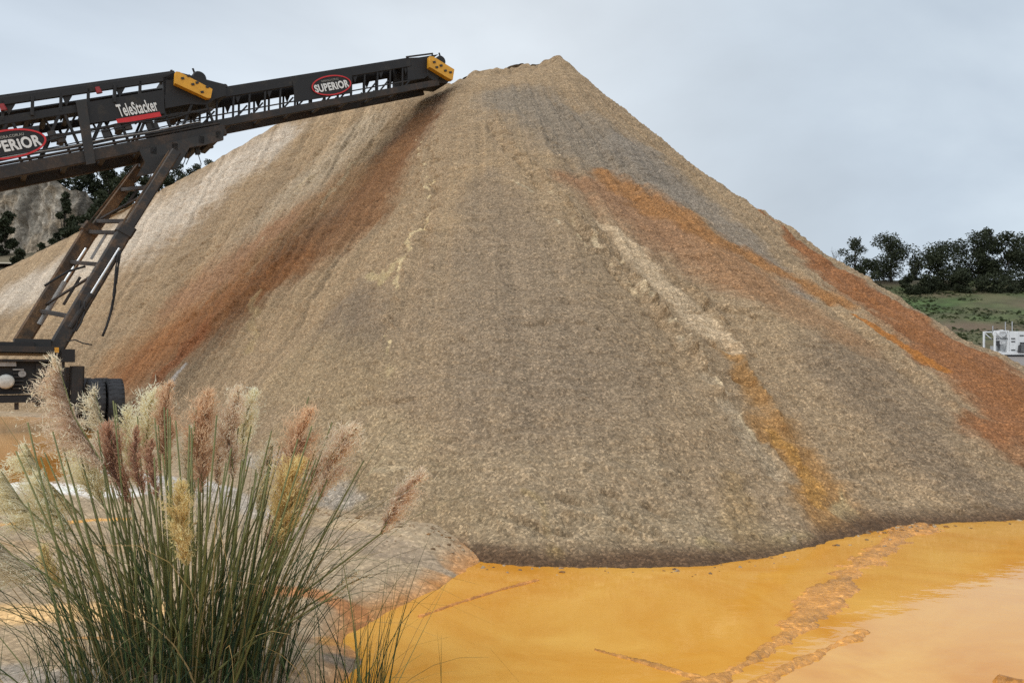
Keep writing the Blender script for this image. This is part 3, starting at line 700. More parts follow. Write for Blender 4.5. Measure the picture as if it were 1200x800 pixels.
def text_mesh(body, size, bold, mat, parent, name, c, dx, dy, dn, width=None, height=None, lift=.0):
    """solid lettering: centre c, reading along dx, up along dy, facing dn"""
    cu = bpy.data.curves.new(name, 'FONT'); cu.body = body; cu.size = size; cu.extrude = .006; cu.offset = bold
    cu.space_character = 1.08; cu.align_x = 'CENTER'; cu.align_y = 'CENTER'; cu.resolution_u = 4
    ob = bpy.data.objects.new(name, cu); COL.objects.link(ob)
    dg = bpy.context.evaluated_depsgraph_get(); dg.update()
    me = bpy.data.meshes.new_from_object(ob.evaluated_get(dg))
    bpy.data.objects.remove(ob); bpy.data.curves.remove(cu)
    v = np.array([tuple(q.co) for q in me.vertices])
    lo, hi = v.min(0), v.max(0); v[:, :2] -= (lo[:2] + hi[:2]) / 2
    w, h = hi[0] - lo[0], hi[1] - lo[1]
    if width: v[:, 0] *= width / w
    if height: v[:, 1] *= height / h
    base = np.zeros(3); q = parent
    while q is not None: base = base + np.array(q.location); q = q.parent
    W = c + v[:, :1] * dx + v[:, 1:2] * dy + v[:, 2:3] * dn + dn * lift - base
    me.vertices.foreach_set('co', W.astype(np.float32).ravel()); me.update()
    me.name = name; me.materials.clear(); me.materials.append(mat)
    o = bpy.data.objects.new(name, me); COL.objects.link(o); o.parent = parent
    return o
def oval(c, a, b, dx, dy, dn, tw, n=56):
    """an oval band (ring) with thickness"""
    mb = MB(); V = []; F = []
    for k in range(n):
        t = 2 * math.pi * k / n; e = dx * math.cos(t) * a + dy * math.sin(t) * b; i = dx * math.cos(t) * (a - tw) + dy * math.sin(t) * (b - tw)
        V += [c + e, c + e + dn * .012, c + i + dn * .012, c + i]
    for k in range(n):
        q = (k + 1) % n
        for j in range(4): F.append((k * 4 + j, q * 4 + j, q * 4 + (j + 1) % 4, k * 4 + (j + 1) % 4))
    return mb.add(V, F)
def oval_face(c, a, b, dx, dy, dn, n=56):
    mb = MB()
    P = [c + dx * math.cos(2 * math.pi * k / n) * a + dy * math.sin(2 * math.pi * k / n) * b for k in range(n)]
    return mb.prism(P, dn * .008)

def build_conveyor():
    conveyor_materials()
    base = C(95, 500, -1.9); base[2] = .36
    T = empty('stacking_conveyor', tuple(base))
    tag(T, 'long black telescoping stacker conveyor on a wheeled leg frame, reaching to the heap', 'conveyor')
    near, sn = -.75, -.55
    dn = -NV_
    def onplane(px, py, n): return C(px, py, n)
    def lerp(a, b, t): return np.asarray(a) * (1 - t) + np.asarray(b) * t
    def both(name, a, b, w, h, mat, n):
        for far in (0, 1):
            MB().beam(fl(a, -n) if far else a, fl(b, -n) if far else b, w, h, HV).build(name, mat, T)
    # ---- main boom: parallel chords along DV
    def line(px, py, n, x0, x1):
        """points of the boom-parallel line through a pixel's point, from t = x0 to x1 metres along UV"""
        p = C(px, py, n); t = (p - PQ) @ UV
        f = lambda x: p + DV * ((x - t) / math.cos(SL))
        return f(x0), f(x1), f
    X0 = -9.0
    tA, tB, top = line(100, 105, near, X0, 3.95); both('top_chord', tA, tB, .10, .20, M['black'], near)
    mA, mB, mid = line(70, 131, near, X0, 4.6); both('stringer', mA, mB, .08, .20, M['black'], near)
    iA, iB, inn = line(120, 150, near, X0, 4.9); both('inner_rail', iA, iB, .06, .07, M['dark'], near)
    lA, lB, low = line(110, 182, near, X0, 5.25); both('bottom_chord', lA, lB, .16, .32, M['brown'], near)
    eA, eB, low2 = line(110, 172, near, X0, 5.1); both('ledge_rail', eA, eB, .12, .05, M['brown'], near)
    belt = MB()
    for s in (-1, 1):
        belt.prism([mid(X0) - NV_ * near * 1.0 + HV * .06, mid(4.3) - NV_ * near + HV * .06, mid(4.3) - NV_ * near + HV * .06 + NV_ * s * .25, mid(X0) - NV_ * near + HV * .06 + NV_ * s * .25], HV * .014)
        belt.prism([mid(X0) - NV_ * (near - s * .255) + HV * .06, mid(4.3) - NV_ * (near - s * .255) + HV * .06, mid(4.3) - NV_ * (near - s * .6) + HV * .22, mid(X0) - NV_ * (near - s * .6) + HV * .22], HV * .014)
    belt.build('belt', M['rubber'], T)
    cover = MB()
    # side skirts standing above the belt
    cover.beam(top(X0) + HV * .10, top(3.9) + HV * .10, .03, .12, HV); cover.beam(fl(top(X0), .75) + HV * .10, fl(top(3.9), .75) + HV * .10, .03, .12, HV)
    cover.build('skirt_board', M['black'], T)
    # posts between stringer and top chord; lattice between stringer and bottom chord
    xs = np.arange(X0 + .2, 4.0, .62)
    for i, x in enumerate(xs):
        for far in (0, 1):
            g = (lambda p: fl(p, .75)) if far else (lambda p: p)
            vis = x > -3
            if not vis and i % 2: continue
            k = .10 if i % 3 else .2
            MB().beam(g(mid(x)), g(top(x)), k, .07, UV).build('post', M['black'], T)
            if i % 2 == 0 and vis:
                q = MB(); q.prism([g(top(x)) - HV * .1, g(top(x + .22)) - HV * .1, g(top(x)) - HV * .34], NV_ * .05); q.build('gusset', M['black'], T)
    xs = np.arange(X0 + .1, 5.0, .56)
    for i, x in enumerate(xs):
        for far in (0, 1):
            g = (lambda p: fl(p, .75)) if far else (lambda p: p)
            if x < -3 and i % 2: continue
            a, b = (low(x), mid(x + .5)) if i % 2 else (mid(x), low(x + .5))
            MB().beam(g(a), g(b), .07, .06, NV_).build('brace', M['black'], T)
    for i, x in enumerate(np.arange(-5.0, 5.0, .9)):
        MB().beam(low(x), fl(low(x), .75), .10, .12, UV).build('cross_beam', M['dark'], T)
        MB().beam(mid(x), fl(mid(x), .75), .08, .10, UV).build('cross_beam', M['dark'], T)
        MB().tube([mid(x + .4) + NV_ * .15 + HV * .02, mid(x + .4) + NV_ * 1.35 + HV * .02], .07, 10).build('idler_roller', M['dark'], T)
    # second, inner lattice and sagging cables along the boom
    for i, x in enumerate(np.arange(-3.0, 4.9, .47)):
        a, b = (inn(x) + NV_ * .25, mid(x + .3) + NV_ * .25) if i % 2 else (mid(x) + NV_ * .25, inn(x + .3) + NV_ * .25)
        MB().beam(a, b, .05, .05, NV_).build('hanger', M['dark'], T)
        if i % 3 == 0: MB().beam(inn(x) + NV_ * .3 + HV * .05, inn(x) + NV_ * 1.2 + HV * .05, .08, .16, UV).build('return_idler', M['dark'], T)
    for k, (dz, s) in enumerate(((-.02, .08), (.03, .05))):
        pts = [inn(x) + dn * .08 + HV * (dz - s * abs(math.sin((x + k * .4) * 2.2))) for x in np.arange(-4.5, 4.9, .15)]
        MB().tube(pts, .014, 5).build('cable', M['rubber'], T)
    # conduits and small boxes along the ledge
    for k, (dz, r) in enumerate([(.06, .018), (.11, .014), (.16, .016)]):
        pts = [low2(x) + dn * .09 + HV * (dz + .015 * math.sin(x * 3 + k)) for x in np.arange(-5, 4.9, .3)]
        MB().tube(pts, r, 6).build('conduit', M['grey'] if k == 1 else M['rubber'], T)
    for px, py in ((138, 150), (150, 149), (62, 160), (72, 164), (125, 158), (176, 148), (182, 150)):
        c = C(px, py, near); MB().beam(c - DV * .09, c + DV * .09, .12, .16 + .06 * (px % 3), HV).build('junction_box', M['dark'], T)
    # solid plates
    def plate(name, pts, n, th, mat, parent=T):
        return MB().prism([C(x, y, n) for x, y in pts], -dn * th).build(name, mat, parent)
    plate('upright_plate', [(89, 119), (101, 116), (112, 191), (101, 193)], near - .13, .05, M['dark'])
    sp = plate('sign_panel', [(101, 120), (192, 105), (193, 133), (103, 145)], near - .06, .03, M['black'])
    bp_ = plate('sign_panel', [(-62, 162), (46, 147), (46, 178), (-62, 199)], near - .06, .03, M['black'])
    # lamps
    for px, py in ((3, 125), (115, 105)):
        c = C(px, py, near - .08); MB().tube([c - HV * .10, c + HV * .06], [.08, .06], 12).build('warning_lamp', M['redd'], T)
    # ---- lettering on the boom
    sc_, c0 = C(162, 127, near - .075), C(161, 126.5, near - .075)
    text_mesh('TeleStacker', .4, .009, M['white'], sp, 'lettering', c0, DV, HV, dn, width=1.04, height=.34, lift=.01)
    cb = C(163, 138.2, near - .075)
    MB().beam(cb - DV * .58, cb + DV * .58, .02, .13, HV).build('red_bar', M['red'], sp)
    co = C(11, 169, near - .085)
    oval_face(co, .83, .36, DV, HV, dn).build('oval_field', M['black'], bp_)
    oval(co + dn * .009, .83, .36, DV, HV, dn, .045).build('oval_ring', M['red'], bp_)
    text_mesh('SUPERiOR', .4, .015, M['white'], bp_, 'lettering', co - HV * .03, DV, HV, dn, width=1.40, height=.29, lift=.012)
    text_mesh('SUPERIORA.COM.AU', .1, .002, M['smalltext'], bp_, 'small_lettering', co + HV * .185, DV, HV, dn, width=.78, height=.07, lift=.012)
    # ---- head of the main boom: hood, yellow guard, drive
    hood = [(191, 91), (207, 84), (252, 96), (264, 99), (265, 112), (252, 116), (242, 123), (222, 122), (194, 127)]
    MB().prism([C(x, y, -.80) for x, y in hood], NV_ * 1.6).build('head_hood', M['black'], T)
    gy = MB().prism([C(x, y, -1.02) for x, y in ((206, 84), (210, 84.3), (249, 104.5), (247, 115), (243, 115), (205, 97.5))], NV_ * .20).build('yellow_guard', M['yellow'], T)
    for x, y in ((214, 92), (221, 89), (226, 99), (231, 97), (237, 108), (243, 102)):
        c = C(x, y, -1.03); MB().beam(c - DV * .04, c + DV * .04, .03, .06, HV).build('bolt', M['dark'], gy)
    c = C(234, 91, -.5); MB().lathe(c, NV_, [(0, 0), (.17, 0), (.20, .04), (.20, .5), (.17, .55), (0, .55)], 20).build('drive_motor', M['black'], T)
    c2 = C(228, 86, -.3); MB().tube([c2 - HV * .1, c2 + HV * .14], .03, 8).build('breather', M['black'], T)
    for x, y in ((188, 97), (202, 86)):
        c = C(x, y, -.7); MB().beam(c - HV * .05, c + HV * .09, .06, .06, UV).build('bracket', M['dark'], T)
    # ---- carriage under the boom where the legs join
    MB().prism([C(x, y, -.9) for x, y in ((163, 176), (262, 152), (262, 164), (240, 170), (222, 173), (208, 197), (160, 207), (170, 190))], NV_ * .08).build('carriage_plate', M['dark'], T)
    MB().prism([C(x, y, .82) for x, y in ((163, 176), (262, 152), (262, 164), (240, 170), (222, 173), (208, 190), (160, 198), (170, 188))], NV_ * .08).build('carriage_plate', M['dark'], T)
    for x, y in ((180, 176), (205, 172), (236, 164), (256, 158)):
        MB().beam(C(x, y, -.9), C(x, y, -.9) + NV_ * 1.8, .22, .16, UV).build('carriage_beam', M['dark'], T)
    c = C(262, 153, -.7); MB().lathe(c, NV_, [(0, 0), (.08, 0), (.08, .3), (0, .3)], 14).build('guide_roller', M['dark'], T)
    c = C(232, 176, -.6); MB().beam(c + HV * .1, c - np.array([0, 0, .13]), .13, .13, UV).build('level_sensor', M['dark'], T)
    MB().tube([c - np.array([0, 0, .1]), C(236, 193, -.6)], .012, 5).build('sensor_rod', M['dark'], T)
    for k, pts in enumerate([[(222, 172), (219, 180), (216, 190), (212, 198)], [(224, 170), (223, 182), (218, 193)]]):
        MB().tube([C(x, y, -.8) for x, y in pts], .012, 5).build('cable', M['rubber'], T)
    # ---- stinger (the inner boom)
    stA, stB, stop = line(370, 91, sn, 4.3, 11.45); both('stinger_top_chord', stA, stB, .10, .30, M['black'], sn)
    slA, slB, slow = line(380, 122, sn, 3.2, 12.6); both('stinger_bottom_chord', slA, slB, .12, .22, M['brown'], sn)
    srA, srB, srl = line(380, 112.5, sn, 4.0, 11.9); both('stinger_rail', srA, srB, .04, .035, M['dark'], sn)
    sb = MB(); h0 = HV * .12
    sb.prism([stop(4.2) - NV_ * sn * .2 + h0, stop(12.7) - NV_ * sn * .2 + h0, stop(12.7) - NV_ * sn * 1.8 + h0, stop(4.2) - NV_ * sn * 1.8 + h0], HV * .015)
    sb.build('stinger_belt', M['rubber'], T)
    xs = np.arange(4.6, 11.6, .47)
    for i, x in enumerate(xs):
        for far in (0, 1):
            g = (lambda p: fl(p, .55)) if far else (lambda p: p)
            MB().beam(g(slow(x)), g(stop(x)), .05, .06, UV).build('stinger_post', M['black'], T)
            if i % 2 == 0:
                q = MB()
                q.prism([g(stop(x)) - HV * .14, g(stop(x + .18)) - HV * .14, g(stop(x)) - HV * .36], NV_ * .04); q.build('stinger_gusset', M['black'], T)
            if i % 3 != 1:
                MB().beam(g(slow(x)), g(srl(x + .45) + HV * .12), .05, .05, UV).build('stinger_brace', M['black'], T)
        if i % 2 == 0:
            MB().beam(slow(x), fl(slow(x), .55), .06, .08, UV).build('stinger_cross_beam', M['dark'], T)
    pl = plate('sign_panel', [(343, 95), (412, 83), (413, 109), (346, 120)], sn - .07, .03, M['black'])
    cs = C(388.5, 100.2, sn - .085); b1 = np.array(0)
    oval_face(cs, .71, .315, DV, HV, dn).build('oval_field', M['black'], pl)
    oval(cs + dn * .009, .71, .315, DV, HV, dn, .04).build('oval_ring', M['red'], pl)
    text_mesh('SUPERiOR', .3, .011, M['white'], pl, 'lettering', cs - HV * .03, DV, HV, dn, width=1.24, height=.25, lift=.012)
    text_mesh('SUPERIORA.COM.AU', .1, .0, M['smalltext'], pl, 'small_lettering', cs + HV * .165, DV, HV, dn, width=.62, height=.06, lift=.012)
    # stinger head
    MB().prism([C(x, y, -.58) for x, y in ((477, 68), (504, 67), (506, 86), (497, 92), (478, 94))], NV_ * 1.16).build('stinger_head', M['black'], T)
    c = C(508, 86, -.6); MB().lathe(c, NV_, [(0, 0), (.24, 0), (.26, .04), (.26, 1.16), (.24, 1.2), (0, 1.2)], 24).build('head_pulley', M['rubber'], T)
    for s in (0, 1):
        g = (lambda p: fl(p, .6)) if s else (lambda p: p)
        MB().beam(g(C(476, 67, -.6)), g(C(507, 63, -.6)), .05, .05).beam(g(C(506.5, 62.5, -.6)), g(C(507, 76, -.6)), .05, .05).build('head_rail', M['dark'], T)
    g2 = MB().prism([C(x, y, -.82) for x, y in ((504, 66), (508, 66.5), (532.5, 81.5), (530.5, 94), (526, 92), (503.5, 78.5))], NV_ * .2).build('yellow_guard', M['yellow'], T)
    for x, y in ((509, 73), (512, 79), (517, 77), (522, 83), (528, 85)):
        c = C(x, y, -.835); MB().beam(c - DV * .05, c + DV * .05, .03, .07, HV).build('bolt', M['dark'], g2)
    c = C(517.5, 71, -.3); MB().lathe(c, NV_, [(0, 0), (.16, 0), (.19, .04), (.19, .4), (.15, .45), (0, .45)], 18).build('drive_motor', M['black'], T)
    c = C(516, 67, -.1); MB().tube([c, c + HV * .15], .03, 8).build('breather', M['black'], T)
    MB().prism([C(x, y, -.5) for x, y in ((503, 84), (528, 93), (524, 98), (506, 96))], NV_ * 1.0).build('discharge_chute', M['dark'], T)
    # ---- legs
    def leg(n, x1, y1, xm, ym, x2, y2, mat, k):
        a, m, b = C(x1, y1, n), C(xm, ym, n), C(x2, y2, n)
        up = MB().beam(a, lerp(m, b, .25), .25 * k, .25 * k, NV_).build('leg', mat, T)
        MB().beam(lerp(a, m, .93), b, .36 * k, .36 * k, NV_).build('outer_tube', mat, up)
        MB().beam(lerp(a, m, .92), lerp(a, m, 1.02), .42 * k, .42 * k, NV_).build('collar', mat, up)
        # side rail along the inner tube
        o = HV * .0 + (-UV) * .16
        MB().beam(a + o, m + o, .05, .05, NV_).build('leg_rail', M['legr'], up)
        return a, m, b
    na = leg(-1.6, 206, 178, 145, 273, 63, 412, M['legb'], 1.0)
    fa = leg(1.6, 172, 186, 104, 272, 24, 402, M['legr'], 1.15)
    def on(t, q): return lerp(q[0], q[1], t * 2) if t < .5 else lerp(q[1], q[2], t * 2 - 1)
    for t in (.02, .22, .43, .5, .64, .86):
        MB().beam(on(t, na), on(t, fa), .11, .13, UV).build('leg_crosspiece', M['brown'], T)
    for t0, t1 in ((.22, .34), (.5, .62), (.7, .82)):
        MB().beam(lerp(on(t0, na), on(t0, fa), .45), lerp(on(t1, na), on(t1, fa), .45), .07, .07, UV).build('leg_strut', M['grey'] if t0 == .5 else M['brown'], T)
    for t0, t1 in ((.25, .42), (.66, .84)):
        MB().beam(on(t0, na), on(t1, fa), .06, .06, UV).build('leg_diagonal', M['brown'], T)
    for q, n, pts in ((na, -1.75, ((140, 291), (107, 344), (82, 384))), (fa, 1.4, ((101, 291), (76, 330), (46, 380)))):
        a, b, c = [C(x, y, n) for x, y in pts]
        ram = MB().tube([a, b], .045, 12).build('hydraulic_ram', M['chrome'], T)
        MB().tube([b, c], .075, 12).build('cylinder', M['dark'] if n < 0 else M['grey'], ram)
    for r, pts, n in ((.03, [(141, 294), (138, 315), (135, 340), (131, 362), (125, 382), (120, 394)], -1.8), (.022, [(139, 294), (136, 312), (134, 335), (132, 352), (128, 374), (121, 392)], -1.85),
                      (.022, [(99, 353), (99, 366), (95, 378), (89, 388)], -1.85), (.018, [(94, 352), (92, 368), (90, 380), (86, 390)], -1.8), (.016, [(78, 400), (88, 398), (97, 402), (108, 404)], -1.8),
                      (.03, [(52, 335), (66, 326), (80, 318), (100, 312)], 0.0)):
        P = [C(x, y, n) for x, y in pts]; Q = []
        for i in range(len(P) - 1):
            for t in (0, .33, .66): Q.append(lerp(P[i], P[i + 1], t))
        Q.append(P[-1]); MB().tube(Q, r, 7).build('hose', M['rubber'], T, smooth=True)
    # ---- axle frame with the power unit
    def box(name, x0, y0, x1, y1, n0, n1, mat, parent=T):
        a, b, c, d = C(x0, y0, n0), C(x1, y0, n0), C(x1, y1, n0), C(x0, y1, n0)
        za, zb = .5 * (a[2] + b[2]), .5 * (c[2] + d[2])
        for q, z in ((a, za), (b, za), (c, zb), (d, zb)): q[2] = z
        return MB().prism([a, b, c, d], NV_ * (n1 - n0)).build(name, mat, parent)
    box('axle_beam', -60, 405, 64, 412, -2.3, 2.2, M['dark'])
    box('axle_beam', -60, 400, 40, 405.5, -2.0, -1.2, M['brown'])
    box('leg_foot', 17, 397, 60, 407, -1.9, -1.1, M['dark'])
    box('leg_foot', 72, 409, 88, 424, -2.3, -1.9, M['black'])
    pu = box('power_unit', -60, 421, 66, 462, -2.0, -.6, M['black'])
    box('cap_rail', -60, 420.5, 66, 423, -2.22, -2.0, M['dark'], pu)
    box('door_panel', 42, 426, 58, 460, -2.05, -2.0, M['dark'], pu)
    for i in range(6): box('grille_slat', 15, 432 + i * 4.4, 28, 433.7 + i * 4.4, -2.06, -2.0, M['grey'] if i == 0 else M['dark'], pu)
    box('step_plate', -10, 424, 19, 429, -2.12, -2.0, M['grey'], pu)
    MB().lathe(C(7, 447, -2.3), NV_, [(0, 0), (.13, 0), (.17, .05), (.17, .22), (.12, .3), (0, .3)], 16).build('filter_canister', M['canister'], pu, smooth=True)
    MB().lathe(C(26, 438, -2.06), NV_, [(0, 0), (.08, 0), (.08, .06), (0, .06)], 14).build('gauge', M['grey'], pu)
    box('lower_beam', -60, 464, 48, 472, -2.2, -1.2, M['black'])
    box('frame_post', 60, 412, 76, 472, -2.1, -1.4, M['dark'])
    box('frame_post', 17, 472, 22, 480, -2.1, -1.9, M['dark'])
    box('tie_tag', 64, 407, 69, 413, -2.34, -2.31, M['yellow'])
    # ---- wheels: axles along the boom, so that the frame rolls round its tail
    zc = .36 + .585
    def wheel(px, n):
        c = C(px, 470, n); c[2] = zc
        w = MB().lathe(c, UV, [(.33, -.17), (.50, -.19), (.56, -.17), (.585, -.11), (.585, .11), (.56, .17), (.50, .19), (.33, .17), (.33, -.17)], 44).build('wheel', M['tyre'], T, smooth=False)
        lugs = MB()
        for k in range(30):
            t = 2 * math.pi * k / 30; r = NV_ * math.cos(t) + np.array([0, 0, 1]) * math.sin(t); tt = -NV_ * math.sin(t) + np.array([0, 0, 1]) * math.cos(t)
            for s in (-1, 1): lugs.beam(c + r * .585 + UV * s * .015 + tt * .02 * s, c + r * .585 + UV * s * .17 - tt * .02 * s, .05, .008, r)
        lugs.build('tread', M['tyre'], w)
        rim = MB().lathe(c, UV, [(.0, -.05), (.10, -.05), (.12, -.02), (.28, -.06), (.33, -.16), (.345, -.16), (.345, .16), (.33, .16), (.28, .04), (.12, .08), (.10, .12), (0, .12)], 36).build('rim', M['legr'], w)
    for n in (-1.9, 1.9):
        for px in ((133, 111) if n < 0 else (118, 98)):
            wheel(px, n)
        c = C(92 if n < 0 else 84, 470, n); c[2] = zc
        MB().tube([c - UV * .9, C(133 if n < 0 else 118, 470, n) * np.array([1, 1, 0]) + np.array([0, 0, zc])], .09, 12).build('axle', M['dark'], T)
        MB().beam(c + np.array([0, 0, .9]) - UV * .05, c - UV * .05, .3, .3, UV).build('wheel_fork', M['dark'], T)
    return T
# ---------------------------------------------------------------- grasses
def ribbons(paths, widths, colors, facing=None):
    """paths: list of (m,3) arrays of equal length m -> tapering flat strands"""
    Pt = np.array(paths, dtype=np.float64); n, m = Pt.shape[:2]
    d = np.gradient(Pt, axis=1); d /= np.linalg.norm(d, axis=2, keepdims=True) + 1e-9
    rv = rng.normal(size=(n, 1, 3)); s = np.cross(d, rv); s /= np.linalg.norm(s, axis=2, keepdims=True) + 1e-9
    w = np.asarray(widths)[:, None, None] * np.linspace(1, .12, m)[None, :, None]
    V = np.stack([Pt - s * w / 2, Pt + s * w / 2], 2).reshape(-1, 3)
    I = np.arange(n)[:, None] * (2 * m); J = np.arange(m - 1)[None, :] * 2; a = I + J
    F = np.stack([a, a + 1, a + 3, a + 2], 2).reshape(-1, 4)
    c = np.asarray(colors)
    if c.ndim == 2: c = np.repeat(c[:, None, :], m, 1)
    return V, F, np.repeat(c[:, :, None, :], 2, 2).reshape(-1, 3)
PAL = {'pink': (lin(244, 226, 202), lin(204, 170, 144)), 'rust': (lin(234, 204, 170), lin(176, 130, 102)), 'plum': (lin(214, 174, 146), lin(140, 102, 90)),
       'cream': (lin(250, 242, 214), lin(232, 218, 174)), 'gold': (lin(242, 222, 166), lin(212, 180, 114)), 'pale': (lin(244, 234, 210), lin(216, 200, 172))}
def plume(parent, mat, tip, base, stem, hw, Y, col, n=1500, droop=0.0, fluff=1.0, root=None):
    """a feathery panicle: fine drooping branchlets round a stalk; tip, base, stem are sight-line points at distance Y"""
    T0, B0 = at(*tip, Y + .05), at(*base, Y); R0 = root if root is not None else at(*stem, Y)
    w = 1.35 * hw * Y / FPX
    hi, lo_ = PAL[col]
    n = int(n * .7); nc = 70
    ct = (np.arange(nc) + rng.random(nc)) / nc; cph = rng.random(nc) * 2 * np.pi; cl_ = rng.integers(0, nc, n)
    t = np.clip(ct[cl_] + rng.normal(size=n) * .014, 0, 1)
    ax = B0 + (T0 - B0) * t[:, None]
    L = T0 - B0; ln = np.linalg.norm(L); dirn = L / ln
    side = np.cross(dirn, [0, 1, 0]); side /= np.linalg.norm(side); bow = .06 * ln * np.sin(np.pi * t)[:, None] * side
    ax = ax + bow
    ph = cph[cl_] + rng.normal(size=n) * .22; fw = np.cross(side, dirn)
    rad = np.cos(ph)[:, None] * side + np.sin(ph)[:, None] * fw
    prof = np.sin(np.pi * np.clip(t * .95 + .04, 0, 1)) ** .75 * (1.12 - .4 * t)
    r = w * prof * (.25 + .85 * rng.random(n) ** .7) * (.7 + .5 * rng.random(nc))[cl_] * fluff
    up = .9 + .5 * rng.random(n)
    tips = ax + rad * r[:, None] + dirn * (r * up * 1.3)[:, None]
    tips[:, 2] -= r * .25 + droop * r * (1.2)
    if droop: tips += np.array([-1.0, -.1, 0]) * (droop * r * .9)[:, None]
    m1 = ax + (tips - ax) * .40 + dirn * (r * .20)[:, None]; m2 = ax + (tips - ax) * .75 + dirn * (r * .12)[:, None]
    kink = rng.normal(size=(n, 3)) * (r * .10)[:, None]
    paths = np.stack([ax, m1 + kink, m2 - kink, tips], 1)
    k = np.clip(rng.random(nc)[cl_] * .6 + .4 * rng.random(n), 0, 1)[:, None]
    c0 = lo_ + (hi - lo_) * np.clip(k * .8 + .1, 0, 1); c1 = hi * (.85 + .4 * rng.random(n)[:, None])
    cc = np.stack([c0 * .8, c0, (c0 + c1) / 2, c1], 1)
    V, F, cl = ribbons(paths, np.full(n, .0044 * Y / 4) * (.7 + .8 * rng.random(n)), cc)
    # tiny seed tufts at the ends of the branchlets
    q = n; j = rng.integers(0, n, q)
    a = tips[j] + rng.normal(size=(q, 3)) * (.10 * w); b = a + rng.normal(size=(q, 3)) * (.12 * w) + dirn * (.16 * w) + np.array([0, 0, -.03 * w])
    V2, F2, cl2 = ribbons(np.stack([a, (a + b) / 2, b], 1), np.full(q, .0048 * Y / 4), np.repeat((hi * (.8 + .5 * rng.random(q)[:, None]))[:, None, :], 3, 1))
    o = mesh_np('plume', np.concatenate([V, V2]), np.concatenate([F, F2 + len(V)]), mat, parent, cols=np.clip(np.concatenate([cl, cl2]), 0, 1))
    # stalk
    mid = R0 + (B0 - R0) * .5 + (np.array([B0[0] - R0[0], 0, 0]) * -.10)
    pts = [R0, mid, B0, B0 + (T0 - B0) * .5 + side * .06 * ln, T0]
    Q = []
    for i in range(len(pts) - 1):
        for s in np.linspace(0, 1, 5)[:-1]: Q.append(pts[i] * (1 - s) + pts[i + 1] * s)
    Q.append(pts[-1]); rr = np.linspace(.007, .0014, len(Q))
    MB().tube(Q, list(rr), 6).build('stalk', M_stalk, o, smooth=True)
    return o
def blades(roots, dirs, lens, lean, arch, wid, m=7):
    """long arching leaves"""
    n = len(roots); s = np.linspace(0, 1, m)
    h = np.stack([np.cos(dirs), np.sin(dirs), np.zeros(n)], 1)
    out = np.empty((n, m, 3))
    for i, t in enumerate(s):
        ang = lean + arch * t ** 1.6 * .5
        out[:, i] = roots + h * (lens * t * np.sin(ang))[:, None] + np.array([0, 0, 1]) * (lens * t * np.cos(ang))[:, None]
    wob = rng.normal(size=(n, 1, 3)) * .02 * (s ** 1.5)[None, :, None] * lens[:, None, None]
    return out + wob
GREENS = [lin(64, 84, 54), lin(50, 70, 48), lin(82, 98, 62), lin(112, 116, 76), lin(42, 58, 44)]
DRY = [lin(176, 152, 104), lin(150, 128, 88), lin(120, 104, 70)]
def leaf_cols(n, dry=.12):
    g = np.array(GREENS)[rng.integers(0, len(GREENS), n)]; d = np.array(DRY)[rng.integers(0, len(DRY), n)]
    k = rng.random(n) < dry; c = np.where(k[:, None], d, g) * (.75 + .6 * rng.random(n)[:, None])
    return np.stack([c * .75, c * .9, c, c, c * 1.05, c * 1.1, c * 1.2], 1)
